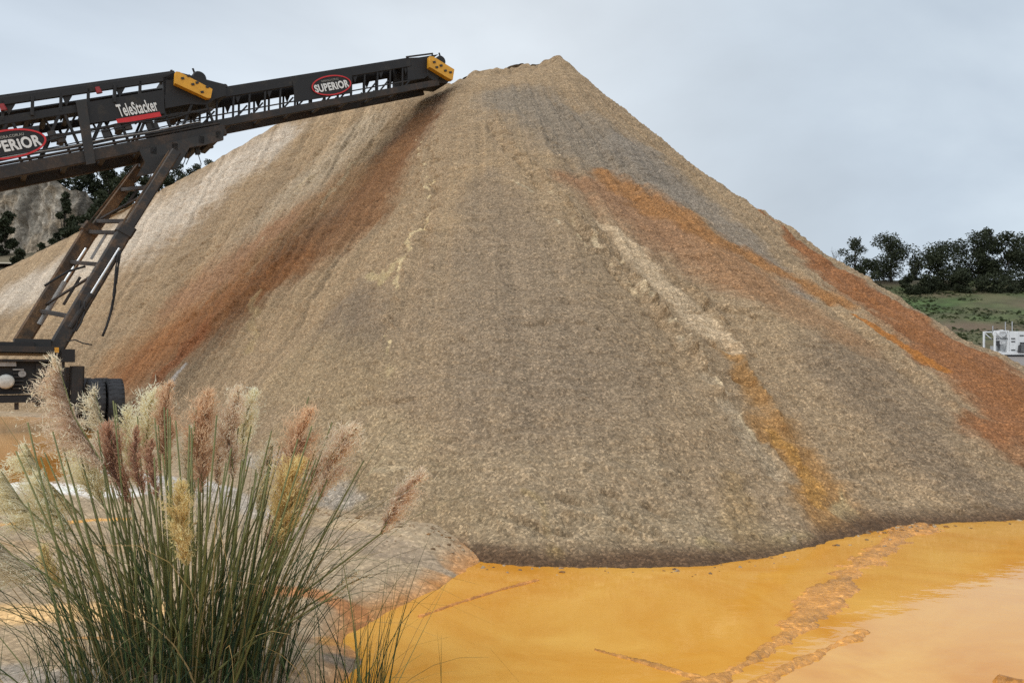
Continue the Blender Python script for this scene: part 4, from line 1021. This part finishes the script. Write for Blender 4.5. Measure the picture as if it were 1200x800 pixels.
def build_grass():
    global M_stalk
    sm = strand('grass_strands'); pm = strand('plume_strands', .45, .85)
    M_stalk = simple('grass_stalk', lin(112, 112, 62), .6, var=.3, scale=14)
    # --- the big tussock
    gx, gy = -1.62, 3.75; gz = float(ground_height(np.array([gx]), np.array([gy]))[0][0])
    T = empty('pampas_grass', (gx, gy, gz))
    tag(T, 'tall pampas grass tussock with pink, cream and golden feather plumes in the left foreground', 'pampas grass')
    n = 430
    a = rng.random(n) * 2 * np.pi; rr = np.sqrt(rng.random(n)) * .44
    roots = np.stack([gx + rr * np.cos(a) * 1.15, gy + rr * np.sin(a) * .8, np.full(n, gz - .05)], 1)
    dirs = a + rng.normal(size=n) * .7
    lean = np.abs(rng.normal(size=n)) * .13 + .10 * rr; lens = .55 + .75 * rng.random(n) + .25 * (rng.random(n) > .9)
    arch = .25 + np.abs(rng.normal(size=n)) * .6
    P = blades(roots, dirs, lens, lean, arch, 0)
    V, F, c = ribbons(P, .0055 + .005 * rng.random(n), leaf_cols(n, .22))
    # low wide sprays at the skirts
    n2 = 110
    a2 = rng.random(n2) * 2 * np.pi; r2 = .3 + .2 * rng.random(n2)
    roots = np.stack([gx + r2 * np.cos(a2) * 1.1, gy + r2 * np.sin(a2) * .7, np.full(n2, gz - .03)], 1)
    P = blades(roots, a2 + rng.normal(size=n2) * .3, .7 + .85 * rng.random(n2), .20 + .42 * rng.random(n2), .3 + 1.3 * rng.random(n2), 0)
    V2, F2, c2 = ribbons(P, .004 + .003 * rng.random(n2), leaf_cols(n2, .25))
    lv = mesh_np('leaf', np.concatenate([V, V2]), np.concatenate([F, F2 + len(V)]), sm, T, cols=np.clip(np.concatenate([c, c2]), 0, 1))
    lv['kind'] = 'stuff'
    def root(px): return np.array([gx + (px - 225) * .0019 + .05 * rng.normal(), gy + .15 * rng.normal(), gz])
    S = [  # tip, base, half width px, distance, colour, droop, strands
        ((66, 420), (123, 548), 19, 3.65, 'pink', .9, 2600), ((128, 497), (153, 592), 15, 3.8, 'plum', 0, 1500), ((184, 458), (172, 548), 17, 4.1, 'cream', 0, 1600),
        ((201, 448), (197, 552), 13, 3.9, 'rust', 0, 1600), ((160, 500), (168, 580), 9, 3.75, 'plum', 0, 900), ((178, 515), (186, 588), 9, 3.7, 'plum', 0, 900),
        ((152, 478), (162, 572), 14, 4.2, 'cream', 0, 1300), ((244, 460), (238, 578), 18, 3.75, 'rust', .1, 2400), ((281, 456), (273, 562), 15, 3.85, 'pink', .1, 2100),
        ((299, 457), (283, 540), 12, 4.1, 'cream', 0, 1100), ((262, 490), (256, 570), 11, 4.2, 'pink', 0, 1300), ((214, 566), (219, 664), 15, 3.35, 'gold', .1, 1700),
        ((365, 481), (334, 600), 20, 3.8, 'rust', .1, 1900), ((352, 540), (328, 640), 20, 3.7, 'gold', .1, 1900), ((418, 502), (374, 585), 19, 4.0, 'pink', .3, 1700),
        ((497, 553), (446, 625), 15, 4.0, 'pink', .3, 1200), ((2, 552), (62, 622), 17, 3.7, 'cream', .9, 1900), ((46, 556), (84, 622), 17, 3.8, 'cream', .5, 1400),
        ((-14, 622), (52, 672), 19, 3.5, 'pale', .9, 1900), ((100, 528), (120, 590), 17, 4.1, 'cream', .2, 1300), ((92, 505), (128, 575), 15, 4.2, 'cream', .5, 1200),
        ((335, 590), (316, 655), 14, 3.9, 'rust', 0, 1000), ((312, 556), (302, 604), 7, 4.0, 'cream', 0, 500), ((436, 672), (384, 702), 5, 3.7, 'pale', .2, 400), ((420, 668), (392, 690), 5, 3.8, 'pale', .2, 350),
        ((110, 455), (150, 560), 16, 4.15, 'pale', .6, 1200), ((30, 520), (92, 600), 18, 4.0, 'cream', .9, 1300), ((228, 500), (226, 590), 14, 4.2, 'pale', .1, 1000), ((320, 520), (306, 600), 13, 4.2, 'pale', .1, 900), ((385, 530), (350, 610), 15, 4.1, 'pink', .3, 1000),
        ((52, 640), (74, 690), 10, 3.6, 'gold', .2, 700)]
    for tip, base, hw, Y, col, dr, n in S:
        plume(T, pm, tip, base, None, hw, Y, col, n, dr, root=root(.5 * base[0] + 112))
    # stems without plumes
    for k in range(80):
        x0 = -1.62 + float(np.clip(rng.normal() * .2, -.3, .3)); p0 = np.array([x0, gy + rng.normal() * .15, gz]); h = .9 + .5 * rng.random()
        top_ = p0 + np.array([(x0 + 1.62) * 1.1 + .08 * rng.normal(), .1 * rng.normal(), h])
        MB().tube([p0, p0 * .5 + top_ * .5 + np.array([0, 0, .04]), top_], [.0065, .0055, .0035], 5).build('stem', M_stalk, T, smooth=True)
    # --- reeds right of it
    def tuft(name, px, py, Y, n, h, spread, label, cat, dry=.1, lean=.08, arch=.25, wid=.006):
        p = at(px, py, Y); z = float(ground_height(np.array([p[0]]), np.array([p[1]]))[0][0])
        a = rng.random(n) * 2 * np.pi; r = np.sqrt(rng.random(n)) * spread
        roots = np.stack([p[0] + r * np.cos(a), p[1] + r * np.sin(a), np.full(n, z - .03)], 1)
        P = blades(roots, a + rng.normal(size=n) * .5, h * (.45 + .6 * rng.random(n)), lean * np.abs(rng.normal(size=n)), arch * np.abs(rng.normal(size=n)), 0)
        V, F, c = ribbons(P, wid * (.7 + .6 * rng.random(n)), leaf_cols(n, dry))
        o = mesh_np(name, V, F, sm, cols=np.clip(c, 0, 1), base=(p[0], p[1], z)); tag(o, label, cat); return o
    tuft('reed_tuft', 432, 800, 3.75, 30, 1.0, .10, 'sparse upright green reeds right of the pampas grass, at the edge of the orange pond', 'reeds', .08, .12, .3, .009)
    tuft('reed_tuft', 395, 830, 3.55, 60, .95, .20, 'leaning mixed green and dry reeds between the pampas grass and the upright reeds', 'reeds', .25, .35, .9, .007)
    tuft('reed_tuft', 520, 812, 3.7, 3, .55, .02, 'single thin reed stem standing at the pond edge', 'reeds', .0, .03, .1, .006)
    tuft('dry_grass', 0, 830, 3.35, 230, .55, .50, 'wiry grey brown dry grass in the bottom left corner', 'dry grass', .7, .6, 1.6, .004)
    tuft('green_grass', 100, 850, 3.4, 70, 1.0, .22, 'thin green grass leaning left beside the pampas grass', 'grass', .15, .40, 1.2, .006)

# ---------------------------------------------------------------- trees and shrubs
def crown_cloud(lobes, n, size, squash=.8):
    """leaf clumps as small bent quads spread through the lobes' volumes"""
    L = np.array(lobes); wts = L[:, 3] ** 2; wts = wts / wts.sum()
    j = rng.choice(len(L), n, p=wts); u = rng.normal(size=(n, 3)); u /= np.linalg.norm(u, axis=1, keepdims=True)
    r = (.45 + .6 * rng.random(n)) * (1 + .25 * np.sin(u[:, 0] * 5 + j) * np.cos(u[:, 2] * 4))
    c = L[j, :3] + u * (L[j, 3] * r)[:, None] * np.array([1, 1, squash])
    a = rng.normal(size=(n, 3)); a /= np.linalg.norm(a, axis=1, keepdims=True)
    b = np.cross(a, rng.normal(size=(n, 3))); b /= np.linalg.norm(b, axis=1, keepdims=True)
    s = size * (.5 + rng.random(n)); a = a * s[:, None]; b = b * (s * .6)[:, None]
    V = np.stack([c - a, c + b * .8, c + a, c - b], 1).reshape(-1, 3)
    F = np.arange(4 * n).reshape(n, 4)
    return V, F
def tree(name, x, y, h, w, label, mat, bark, cat='tree', n=2600, nl=11, size=.28, trunk_h=.25, group=None, loose=1.0, seed=0):
    z = float(ground_height(np.array([x]), np.array([y]), False)[0][0]) - .3
    R = random.Random(seed)
    T = empty(name, (x, y, z)); tag(T, label, cat, group)
    lobes = []; mb = MB()
    top_ = Vector((x + R.uniform(-.05, .05) * w, y, z + h * .72)); b0 = Vector((x, y, z))
    if trunk_h > .05:
        mb.tube([b0, b0.lerp(top_, .35) + Vector((R.uniform(-.1, .1), 0, 0)), top_], [h * .028, h * .02, h * .008], 7)
    for i in range(nl):
        t = trunk_h + (1 - trunk_h) * (i + .5) / nl; a = R.uniform(0, 6.28)
        env = math.sin(math.pi * min(.97, max(.12, .12 + .8 * (t - trunk_h) / (1 - trunk_h)))) ** .6
        rr = R.uniform(.15, .36) * w * env * loose; s = w * R.uniform(.19, .30) * (1.25 - .4 * loose)
        c = Vector((x + math.cos(a) * rr, y + math.sin(a) * rr * .9, z + h * t - s * .4)); lobes.append((*c, s))
        st = b0.lerp(top_, max(.15, min(.95, t - .16)))
        mb.tube([st, st.lerp(c, .5) + Vector((0, 0, -.03 * h)), c], [h * .010, h * .007, h * .003], 5)
    if trunk_h > .05 or True: mb.build('trunk', bark, T, smooth=True)
    V, F = crown_cloud(lobes, int(n * 1.6), size * .8)
    mesh_np('crown', V, F, mat, T)
    return T
def bare_tree(x, y, h, label, bark):
    z = float(ground_height(np.array([x]), np.array([y]), False)[0][0]) - .2
    T = empty('bare_tree', (x, y, z)); tag(T, label, 'tree'); R = random.Random(5)
    tr = MB(); br = MB()
    def grow(mb, p, d, l, r, k):
        q = p + d * l; mb.tube([p, p.lerp(q, .5) + Vector((R.uniform(-.05, .05) * l, 0, 0)), q], [r, r * .8, r * .6], 5)
        if k == 0: return
        for i in range(3 if k > 1 else 4):
            e = (d + Vector((R.uniform(-.75, .75), R.uniform(-.6, .6), R.uniform(-.1, .5)))).normalized()
            grow(br, p.lerp(q, R.uniform(.5, 1)), e, l * R.uniform(.55, .8), r * .55, k - 1)
    grow(tr, Vector((x, y, z)), Vector((0, 0, 1)), h * .38, .12, 4)
    tr.build('trunk', bark, T); br.build('branch', bark, T)
# ---------------------------------------------------------------- far things
def build_cliff():
    # quarry rock face on the left rise
    nu, nv = 420, 150
    u, v = np.meshgrid(np.linspace(-86, -43, nu), np.linspace(0, 1, nv), indexing='ij')
    topz = np.interp(u, [-86, -70, -61, -58, -54, -50, -46, -43], [28, 28, 27, 26.5, 24, 20.5, 18, 16]) + .9 * fbm(u * .5, u * 0, oct=3, seed=200)
    z = 13 + (topz - 13) * v
    y = 90.2 + 2.6 * v + .04 * (u + 60) ** 2 * .3
    r = 1 - 2 * np.abs(fbm(u * .28, z * .10, oct=4, seed=201)); r2 = fbm(u * 1.1 + .3 * z, z * .45, oct=4, seed=202)
    y = y - 1.1 * r - .8 * r2
    V = np.stack([u, y, z], 2).reshape(-1, 3)
    I = np.arange(nu - 1)[:, None]; J = np.arange(nv - 1)[None, :]; a = I * nv + J
    F = np.stack([a, a + nv, a + nv + 1, a + 1], 2).reshape(-1, 4)
    c = lin(146, 138, 126) * np.ones((len(V), 1))
    s = fbm(u * 1.2, z * .18, oct=4, seed=203).ravel()[:, None]; c = c * (1 + 1.0 * s)
    k = sstep(.05, .35, fbm(u * .22 + .1 * z, z * .22, oct=4, seed=204).ravel())[:, None]; c = c * (1 - k * .75) + lin(60, 58, 46) * k * .75
    k = sstep(.2, .4, fbm(u * .4, z * .3, oct=3, seed=205).ravel())[:, None]; c = c * (1 - k * .6) + lin(164, 146, 122) * k * .6
    o = mesh_np('cliff', V, F, soil('cliff_rock', [.8, 3.0], [.5, .15], speckle=.25), cols=np.clip(c, 0, 1), smooth=True, base=(-60, 91, 13))
    tag(o, kind='structure')
def build_trees():
    dk = leafy('dark_foliage', (.020, .026, .014), (.058, .070, .036), .2, .5)
    dk2 = leafy('grey_green_foliage', (.026, .032, .02), (.07, .08, .045), .25, .5)
    br = simple('bark', (.06, .05, .04), .9)
    rg, lg = 'trees along the top of the right rise', 'trees and scrub on the left quarry rise'
    def R(name, px, ptop, Y, wpx, label, mat=dk, **k):
        x = (px - 600) / FPX * Y * 1.0; g = float(ground_height(np.array([x]), np.array([Y]), False)[0][0])
        zt = at(px, ptop, Y)[2]
        k.setdefault('group', rg)
        return tree(name, x, Y, max(1.2, zt - g + .3), wpx * Y / FPX, label, mat, br, seed=int(px * 7 + ptop), **k)
    bare_tree((979 - 600) / FPX * 168, 168, 9.6, 'small bare leafless tree at the left end of the hilltop trees', simple('pale_bark', (.11, .10, .10), .9))
    R('airy_tree', 1004, 279, 166, 36, 'airy tree with sky showing between its branches, beside the bare tree', dk2, n=1500, nl=15, size=.26, loose=1.35, trunk_h=.3)
    R('broad_tree', 1046, 276, 168, 58, 'broad flat topped dark tree right of the airy tree', dk, n=4200, nl=17, size=.27, loose=1.15, trunk_h=.2)
    R('bush', 1018, 303, 160, 36, 'low dark bush at the foot of the airy tree, against the gravel slope', dk, cat='bush', n=1800, nl=9, trunk_h=.03)
    R('bush', 1078, 300, 176, 30, 'small dark bush in the dip between the broad tree and the round tree', dk2, cat='bush', n=1500, nl=8, trunk_h=.03)
    R('round_tree', 1107, 283, 160, 56, 'dense round dark tree standing alone left of the tall hilltop clump', dk, n=5200, nl=16, size=.27, trunk_h=.04, loose=.95)
    R('tall_tree', 1142, 273, 168, 48, 'tall dark tree at the left side of the hilltop clump', dk, n=4400, nl=15, trunk_h=.05)
    R('tall_tree', 1158, 268, 172, 30, 'tallest dark tree of the hilltop clump, with a pointed top', dk, n=3000, nl=13, trunk_h=.06)
    R('tall_tree', 1180, 273, 166, 46, 'wide dark tree of the hilltop clump right of the pointed one', dk, n=4400, nl=15, trunk_h=.05)
    R('tall_tree', 1212, 271, 168, 56, 'dark tree of the hilltop clump cut by the right edge of the photo', dk, n=4400, nl=15, trunk_h=.05)
    for i, (px, pt, w, lab) in enumerate([(1128, 318, 34, 'low dark bush below the tall tree at the left of the clump'), (1160, 322, 40, 'low dark bush under the pointed tree'), (1195, 320, 44, 'low dark bush under the right edge trees'),
                                          (1068, 322, 26, 'low scrub bush on the grass under the broad tree'), (1092, 322, 30, 'low dark bush at the left foot of the round tree')]):
        R('bush', px, pt, 156, w, lab, dk, cat='bush', n=1500, nl=8, trunk_h=.03)
    # left rise
    kw = dict(group=lg)
    for px, pt, Y, w, lab, nm, n, lo in [
        (150, 187, 98, 26, 'small crowned tree showing just under the conveyor, left of the two slim ones', 'scrub_tree', 1600, 1.1), (171, 189, 99, 16, 'slim tree on the left skyline behind the upper leg', 'scrub_tree', 700, 1.3),
        (204, 190, 100, 24, 'thin tree on the skyline right of the conveyor leg', 'scrub_tree', 1000, 1.2), (222, 192, 97, 26, 'thin tree on the skyline next to the gravel slope under the level sensor', 'scrub_tree', 1200, 1.2), (243, 187, 104, 26, 'thin tree half hidden by the gravel slope, rightmost on the left skyline', 'scrub_tree', 1000, 1.3),
        (122, 190, 95, 44, 'dark tree under the boom right of the rock face', 'dark_tree', 3600, 1.0), (96, 196, 97, 44, 'dark tree on top of the rock face under the conveyor', 'dark_tree', 3200, 1.0), (60, 198, 98, 50, 'dark tree above the middle of the rock face', 'dark_tree', 3000, 1.0), (20, 200, 99, 50, 'dark tree above the left end of the rock face', 'dark_tree', 2800, 1.0),
        (140, 205, 90, 44, 'dense dark tree below the skyline left of the leg', 'dark_tree', 3600, 1.0), (165, 208, 88, 40, 'dense dark tree behind the far leg', 'dark_tree', 3400, 1.0), (190, 206, 90, 40, 'dense dark tree between the legs and the gravel slope', 'dark_tree', 3200, 1.0), (222, 208, 94, 40, 'dense dark tree at the edge of the gravel slope', 'dark_tree', 2600, 1.0),
        (118, 222, 84, 36, 'dark bush right of the rock face, half way down', 'scrub_bush', 3000, 1.0), (100, 243, 80, 34, 'dark bush right of the rock face, above the gully', 'scrub_bush', 3000, 1.0), (140, 232, 80, 40, 'dark bush in the gully behind the far leg', 'scrub_bush', 3000, 1.0), (80, 262, 74, 30, 'dark bush at the foot of the rock face', 'scrub_bush', 2600, 1.0), (112, 255, 74, 34, 'dark bush low in the gully beside the gravel slope', 'scrub_bush', 2600, 1.0),
        (70, 224, 88.2, 20, 'small dark bush on the right shoulder of the rock face', 'scrub_bush', 1400, 1.0), (84, 252, 82, 24, 'dark bush at the lower right foot of the rock face', 'scrub_bush', 1600, 1.0), (2, 248, 82, 26, 'dark bush at the left edge in front of the rock face', 'scrub_bush', 2000, 1.0), (45, 284, 64, 18, 'small bush beside the pale track', 'scrub_bush', 1200, 1.0), (60, 280, 66, 16, 'small bush at the end of the pale track', 'scrub_bush', 1200, 1.0), (18, 292, 60, 20, 'low bush under the pale track at the left', 'scrub_bush', 1000, 1.0)]:
        R(nm, px, pt, Y, w, lab, dk2 if nm == 'scrub_tree' else dk, n=n, nl=12 if lo <= 1 else 14, size=.22 if nm != 'scrub_tree' else .17, loose=lo, trunk_h=.3 if nm == 'scrub_tree' else .04, cat='bush' if 'bush' in nm else 'tree', **kw)
    # pale access track
    pts = [at(x, y, Y) for x, y, Y in ((-20, 272, 76), (20, 274, 76), (48, 279, 75), (70, 283, 74))]
    mb = MB()
    V = []
    for p in pts:
        z = float(ground_height(np.array([p[0]]), np.array([p[1]]), False)[0][0])
        V += [(p[0], p[1] - 1.4, z + .05), (p[0], p[1] + 1.2, z + .55)]
    mb.add(V, [(2 * i, 2 * i + 2, 2 * i + 3, 2 * i + 1) for i in range(len(pts) - 1)])
    tag(mb.build('track', simple('pale_track', lin(170, 160, 140), .95, scale=.6)), kind='structure')
def build_plant_unit():
    Y = 100.0; k = Y / FPX
    def p(px, py, dy=0): 
        q = at(px, py, Y); return np.array([q[0], Y + dy, q[2]])
    g = p(1180, 418)
    T = empty('white_plant_unit', (float(g[0]), Y, float(g[2])))
    tag(T, 'small white skid mounted machinery unit with open frame and vent stacks at the right edge', 'machinery unit')
    W = simple('white_steel', (.78, .79, .80), .5, var=.06, scale=2); D = simple('dark_machine', (.05, .05, .055), .6); G = simple('grey_machine', (.35, .36, .37), .5)
    def bx(name, x0, y0, x1, y1, d0, d1, mat, par=T): return MB().prism([p(x0, y0, d0), p(x1, y0, d0), p(x1, y1, d0), p(x0, y1, d0)], (0, d1 - d0, 0)).build(name, mat, par)
    bx('skid_base', 1165, 412.5, 1262, 415.5, -.1, 2.6, W)
    bx('chassis', 1168, 415.5, 1262, 418, .2, 2.2, D)
    for x in (1165.5, 1181): 
        for d in (0, 2.3): bx('frame_post', x, 387, x + 1.6, 412.5, d, d + .2, W)
    for d in (0, 2.3):
        bx('frame_rail', 1167.1, 387, 1181, 388.6, d, d + .2, W); bx('frame_rail', 1167.1, 396, 1181, 397, d, d + .2, D)
        MB().beam(p(1166, 388, d + .1), p(1176, 397, d + .1), .14, .12).build('frame_brace', W, T)
    t = MB().lathe(p(1177, 390.5, .3), (0, 1, 0), [(0, 0), (.42, 0), (.5, .1), (.5, 1.4), (.42, 1.5), (0, 1.5)], 20).build('tank', W, T)
    bx('pump', 1171, 399, 1174, 406, .4, 1.2, D); bx('pump', 1175, 403, 1179, 411, .5, 1.4, G); bx('motor', 1167.5, 405, 1171, 411, .4, 1.3, G); bx('pipe_rack', 1176, 398, 1180, 402, .3, .5, W)
    cab = bx('cabinet', 1183, 388, 1262, 412.5, 0, 2.5, W)
    for x, y in ((1185, 396), (1185, 399.5), (1195, 392.5), (1185, 409.5), (1195, 401)): bx('vent', x, y, x + 4.5, y + 1.3, -.05, 0, D, cab)
    bx('door', 1189.6, 389.5, 1193, 411, -.04, 0, W, cab)
    gr = MB().prism([p(1192, 413, -.3), p(1193, 405, -.3), p(1198, 401, -.3), p(1215, 401, -.3), p(1215, 413, -.3)], (0, .25, 0)).build('engine_housing', D, T)
    for i in range(4): bx('grille_bar', 1195, 404 + i * 2.2, 1214, 404.7 + i * 2.2, -.36, -.3, G, gr)
    for x, y in ((1169, 381), (1184, 376.5), (1192, 376)): MB().tube([p(x, 389, 1), p(x, y, 1)], .07, 8).build('vent_stack', G, T)
    r = empty('handrail', tuple(map(float, p(1200, 424, -2)))); tag(r, 'thin white handrail in front of the white machinery unit', 'railing')
    for x in (1194, 1208, 1222): MB().tube([p(x, 426, -2), p(x, 418.5, -2)], .06, 8).build('post', W, r)
    MB().tube([p(1194, 418.5, -2), p(1222, 418.5, -2)], .05, 8).build('rail', W, r)
    tag(r)
def build_scrub():
    # low scrub and rough grass over the right rise
    m = leafy('rise_scrub', (.026, .038, .014), (.07, .085, .035), .2, .12)
    n = 16000
    x = 20 + 110 * rng.random(n); y = 104 + 60 * rng.random(n)
    k = fbm(x * .10, y * .16, oct=3, seed=301) + .25 * fbm(x * .5, y * .5, oct=2, seed=302) > .02; x, y = x[k], y[k]; n = len(x)
    z = ground_height(x, y, False)[0]
    s = .18 + .4 * rng.random(n) ** 2
    a = rng.normal(size=(n, 3)) * np.array([1, 1, .35]); a /= np.linalg.norm(a, axis=1, keepdims=True); b = np.cross(a, rng.normal(size=(n, 3))); b /= np.linalg.norm(b, axis=1, keepdims=True)
    c = np.stack([x, y, z + .15 * s], 1); a *= s[:, None]; b *= (s * .6)[:, None]
    V = np.stack([c - a, c + b, c + a, c - b], 1).reshape(-1, 3)
    tag(mesh_np('rough_grass', V, np.arange(4 * n).reshape(n, 4), m), kind='stuff')
def build_stones():
    """loose stones at the foot of the heap and on the mud: nobody could count them"""
    n = 1600
    ks, v, P = pile_base(120, 2)
    sel = (ks > 4.2) & (ks < 14)
    foot = P[sel][:, -4]; j = rng.integers(0, len(foot), n)
    x = foot[j, 0] + rng.normal(size=n) * .18; y = foot[j, 1] - np.abs(rng.normal(size=n)) * .22 + .05
    zz = np.maximum(ground_height(x, y)[0], 0); ok = (ground_height(x, y)[0] > -.02) | (rng.random(n) < .2)
    m = 380; x2 = -6 + 5.5 * rng.random(m); y2 = 6.3 + 4.5 * rng.random(m)
    x = np.concatenate([x[ok], x2]); y = np.concatenate([y[ok], y2]); z = np.concatenate([zz[ok], ground_height(x2, y2)[0]])
    n = len(x); s = .006 + .018 * rng.random(n) ** 3
    import itertools
    t = (1 + 5 ** .5) / 2
    ico = np.array([(-1, t, 0), (1, t, 0), (-1, -t, 0), (1, -t, 0), (0, -1, t), (0, 1, t), (0, -1, -t), (0, 1, -t), (t, 0, -1), (t, 0, 1), (-t, 0, -1), (-t, 0, 1)]) / 1.9
    fc = np.array([(0, 11, 5), (0, 5, 1), (0, 1, 7), (0, 7, 10), (0, 10, 11), (1, 5, 9), (5, 11, 4), (11, 10, 2), (10, 7, 6), (7, 1, 8), (3, 9, 4), (3, 4, 2), (3, 2, 6), (3, 6, 8), (3, 8, 9), (4, 9, 5), (2, 4, 11), (6, 2, 10), (8, 6, 7), (9, 8, 1)])
    V = ico[None] * (1 + .35 * rng.normal(size=(n, 12, 1))) * s[:, None, None] * np.array([1.2, 1, .7]) + np.stack([x, y, z], 1)[:, None, :]
    F = (fc[None] + (np.arange(n) * 12)[:, None, None]).reshape(-1, 3)
    c = np.array([lin(160, 138, 112), lin(124, 102, 78), lin(176, 156, 128), lin(140, 104, 66)])[rng.integers(0, 4, n)]
    o = mesh_np('loose_stones', V.reshape(-1, 3), F, strand('stone', 0, .9), cols=np.repeat(c, 12, 0)); tag(o, kind='stuff')

# ---------------------------------------------------------------- sky, sun, camera
def build_light():
    w = bpy.data.worlds.new('World'); sc.world = w; w.use_nodes = True; nt = w.node_tree
    bg = nt.nodes['Background']; bg.inputs['Strength'].default_value = .1
    sun_dir = Vector((-.72, -.28, .80)).normalized()
    el = math.asin(sun_dir.z); az = math.atan2(sun_dir.x, sun_dir.y)
    sky = nt.nodes.new('ShaderNodeTexSky'); sky.sky_type = 'NISHITA'; sky.sun_disc = False; sky.sun_elevation = el; sky.sun_rotation = az
    tc = nt.nodes.new('ShaderNodeTexCoord')
    # cloud layer: direction projected on a flat cloud base
    sep = nt.nodes.new('ShaderNodeSeparateXYZ'); nt.links.new(tc.outputs['Generated'], sep.inputs[0])
    ad = node(nt, 'ShaderNodeMath', operation='ADD'); nt.links.new(sep.outputs['Z'], ad.inputs[0]); ad.inputs[1].default_value = .22
    mx = node(nt, 'ShaderNodeMath', operation='MAXIMUM'); nt.links.new(ad.outputs[0], mx.inputs[0]); mx.inputs[1].default_value = .06
    dx = node(nt, 'ShaderNodeMath', operation='DIVIDE'); nt.links.new(sep.outputs['X'], dx.inputs[0]); nt.links.new(mx.outputs[0], dx.inputs[1])
    dy = node(nt, 'ShaderNodeMath', operation='DIVIDE'); nt.links.new(sep.outputs['Y'], dy.inputs[0]); nt.links.new(mx.outputs[0], dy.inputs[1])
    cb = nt.nodes.new('ShaderNodeCombineXYZ'); nt.links.new(dx.outputs[0], cb.inputs[0]); nt.links.new(dy.outputs[0], cb.inputs[1])
    mp = node(nt, 'ShaderNodeMapping'); mp.inputs['Location'].default_value = (SKY_OFF[0], SKY_OFF[1], 0); nt.links.new(cb.outputs[0], mp.inputs['Vector'])
    no = node(nt, 'ShaderNodeTexNoise', Scale=.55, Detail=7.0, Roughness=.5, Distortion=.5); nt.links.new(mp.outputs[0], no.inputs['Vector'])
    r = ramp(nt, [(.33, (2.7, 3.05, 3.5)), (.50, (4.7, 5.2, 5.75)), (.64, (6.9, 7.4, 7.7))])
    nt.links.new(no.outputs['Fac'], r.inputs['Fac'])
    # brighter towards the horizon, as under real overcast
    hz = node(nt, 'ShaderNodeMapRange'); hz.inputs[1].default_value = .45; hz.inputs[2].default_value = .02; hz.inputs[3].default_value = 0; hz.inputs[4].default_value = .35
    nt.links.new(sep.outputs['Z'], hz.inputs[0])
    m1 = node(nt, 'ShaderNodeMix', data_type='RGBA'); nt.links.new(hz.outputs[0], m1.inputs[0]); nt.links.new(r.outputs['Color'], m1.inputs[6]); m1.inputs[7].default_value = (6.6, 7.1, 7.35, 1)
    m2 = node(nt, 'ShaderNodeMix', data_type='RGBA'); m2.inputs[0].default_value = .9
    nt.links.new(sky.outputs[0], m2.inputs[6]); nt.links.new(m1.outputs[2], m2.inputs[7])
    # one thick dark cloud bank to the right, a thin bright patch ahead
    out = m2.outputs[2]
    def blob(out, d, a0, a1, col, k, mode='MIX'):
        vd = node(nt, 'ShaderNodeVectorMath', operation='DOT_PRODUCT'); vd.inputs[1].default_value = tuple(Vector(d).normalized())
        nt.links.new(tc.outputs['Generated'], vd.inputs[0])
        wb = node(nt, 'ShaderNodeMath', operation='MULTIPLY_ADD'); nt.links.new(no.outputs['Fac'], wb.inputs[0]); wb.inputs[1].default_value = .16; nt.links.new(vd.outputs['Value'], wb.inputs[2])
        mr = node(nt, 'ShaderNodeMapRange'); mr.interpolation_type = 'SMOOTHSTEP'; nt.links.new(wb.outputs[0], mr.inputs[0])
        mr.inputs[1].default_value = a0 + .07; mr.inputs[2].default_value = a1 + .10; mr.inputs[4].default_value = k
        m = node(nt, 'ShaderNodeMix', data_type='RGBA', blend_type=mode); nt.links.new(mr.outputs[0], m.inputs[0]); nt.links.new(out, m.inputs[6]); m.inputs[7].default_value = (*col, 1)
        return m.outputs[2]
    out = blob(out, (.06, 1, .40), .82, 1.0, (6.9, 7.3, 7.5), .42)
    out = blob(out, (-.75, 1, .22), .80, 1.0, (5.4, 6.2, 7.0), .35)
    out = blob(out, (.58, 1, .40), .88, 1.0, (.66, .71, .76), .8, 'MULTIPLY')
    nt.links.new(out, bg.inputs['Color'])
    s = bpy.data.lights.new('sun', 'SUN'); s.energy = SUN_E; s.angle = math.radians(50); s.color = (1, .95, .87)
    so = bpy.data.objects.new('sun', s); COL.objects.link(so); so.rotation_euler = (-sun_dir).to_track_quat('-Z', 'Y').to_euler(); so.location = (-40, -20, 60)
    cam = bpy.data.cameras.new('camera'); cam.lens = 26; cam.sensor_width = 36; cam.sensor_fit = 'HORIZONTAL'; cam.clip_start = .05; cam.clip_end = 12000
    co = bpy.data.objects.new('camera', cam); COL.objects.link(co); co.location = (0, 0, CAM_H); co.rotation_euler = (math.pi / 2 + PITCH, 0, 0)
    sc.camera = co
    vs = sc.view_settings; vs.view_transform = 'Standard'; vs.look = 'None'; vs.exposure = EXPOSURE; vs.gamma = 1; vs.use_curve_mapping = False
    sc.cycles.use_denoising = False; sc.cycles.max_bounces = 6
SKY_OFF = (4.6, 0.0)
SUN_E = 1.15
EXPOSURE = 0.56
import time as _t
_t0 = _t.time()
for f in (build_light, build_pile, build_ground, build_water, build_conveyor, build_grass, build_cliff, build_trees, build_plant_unit, build_scrub, build_stones):
    f(); pass
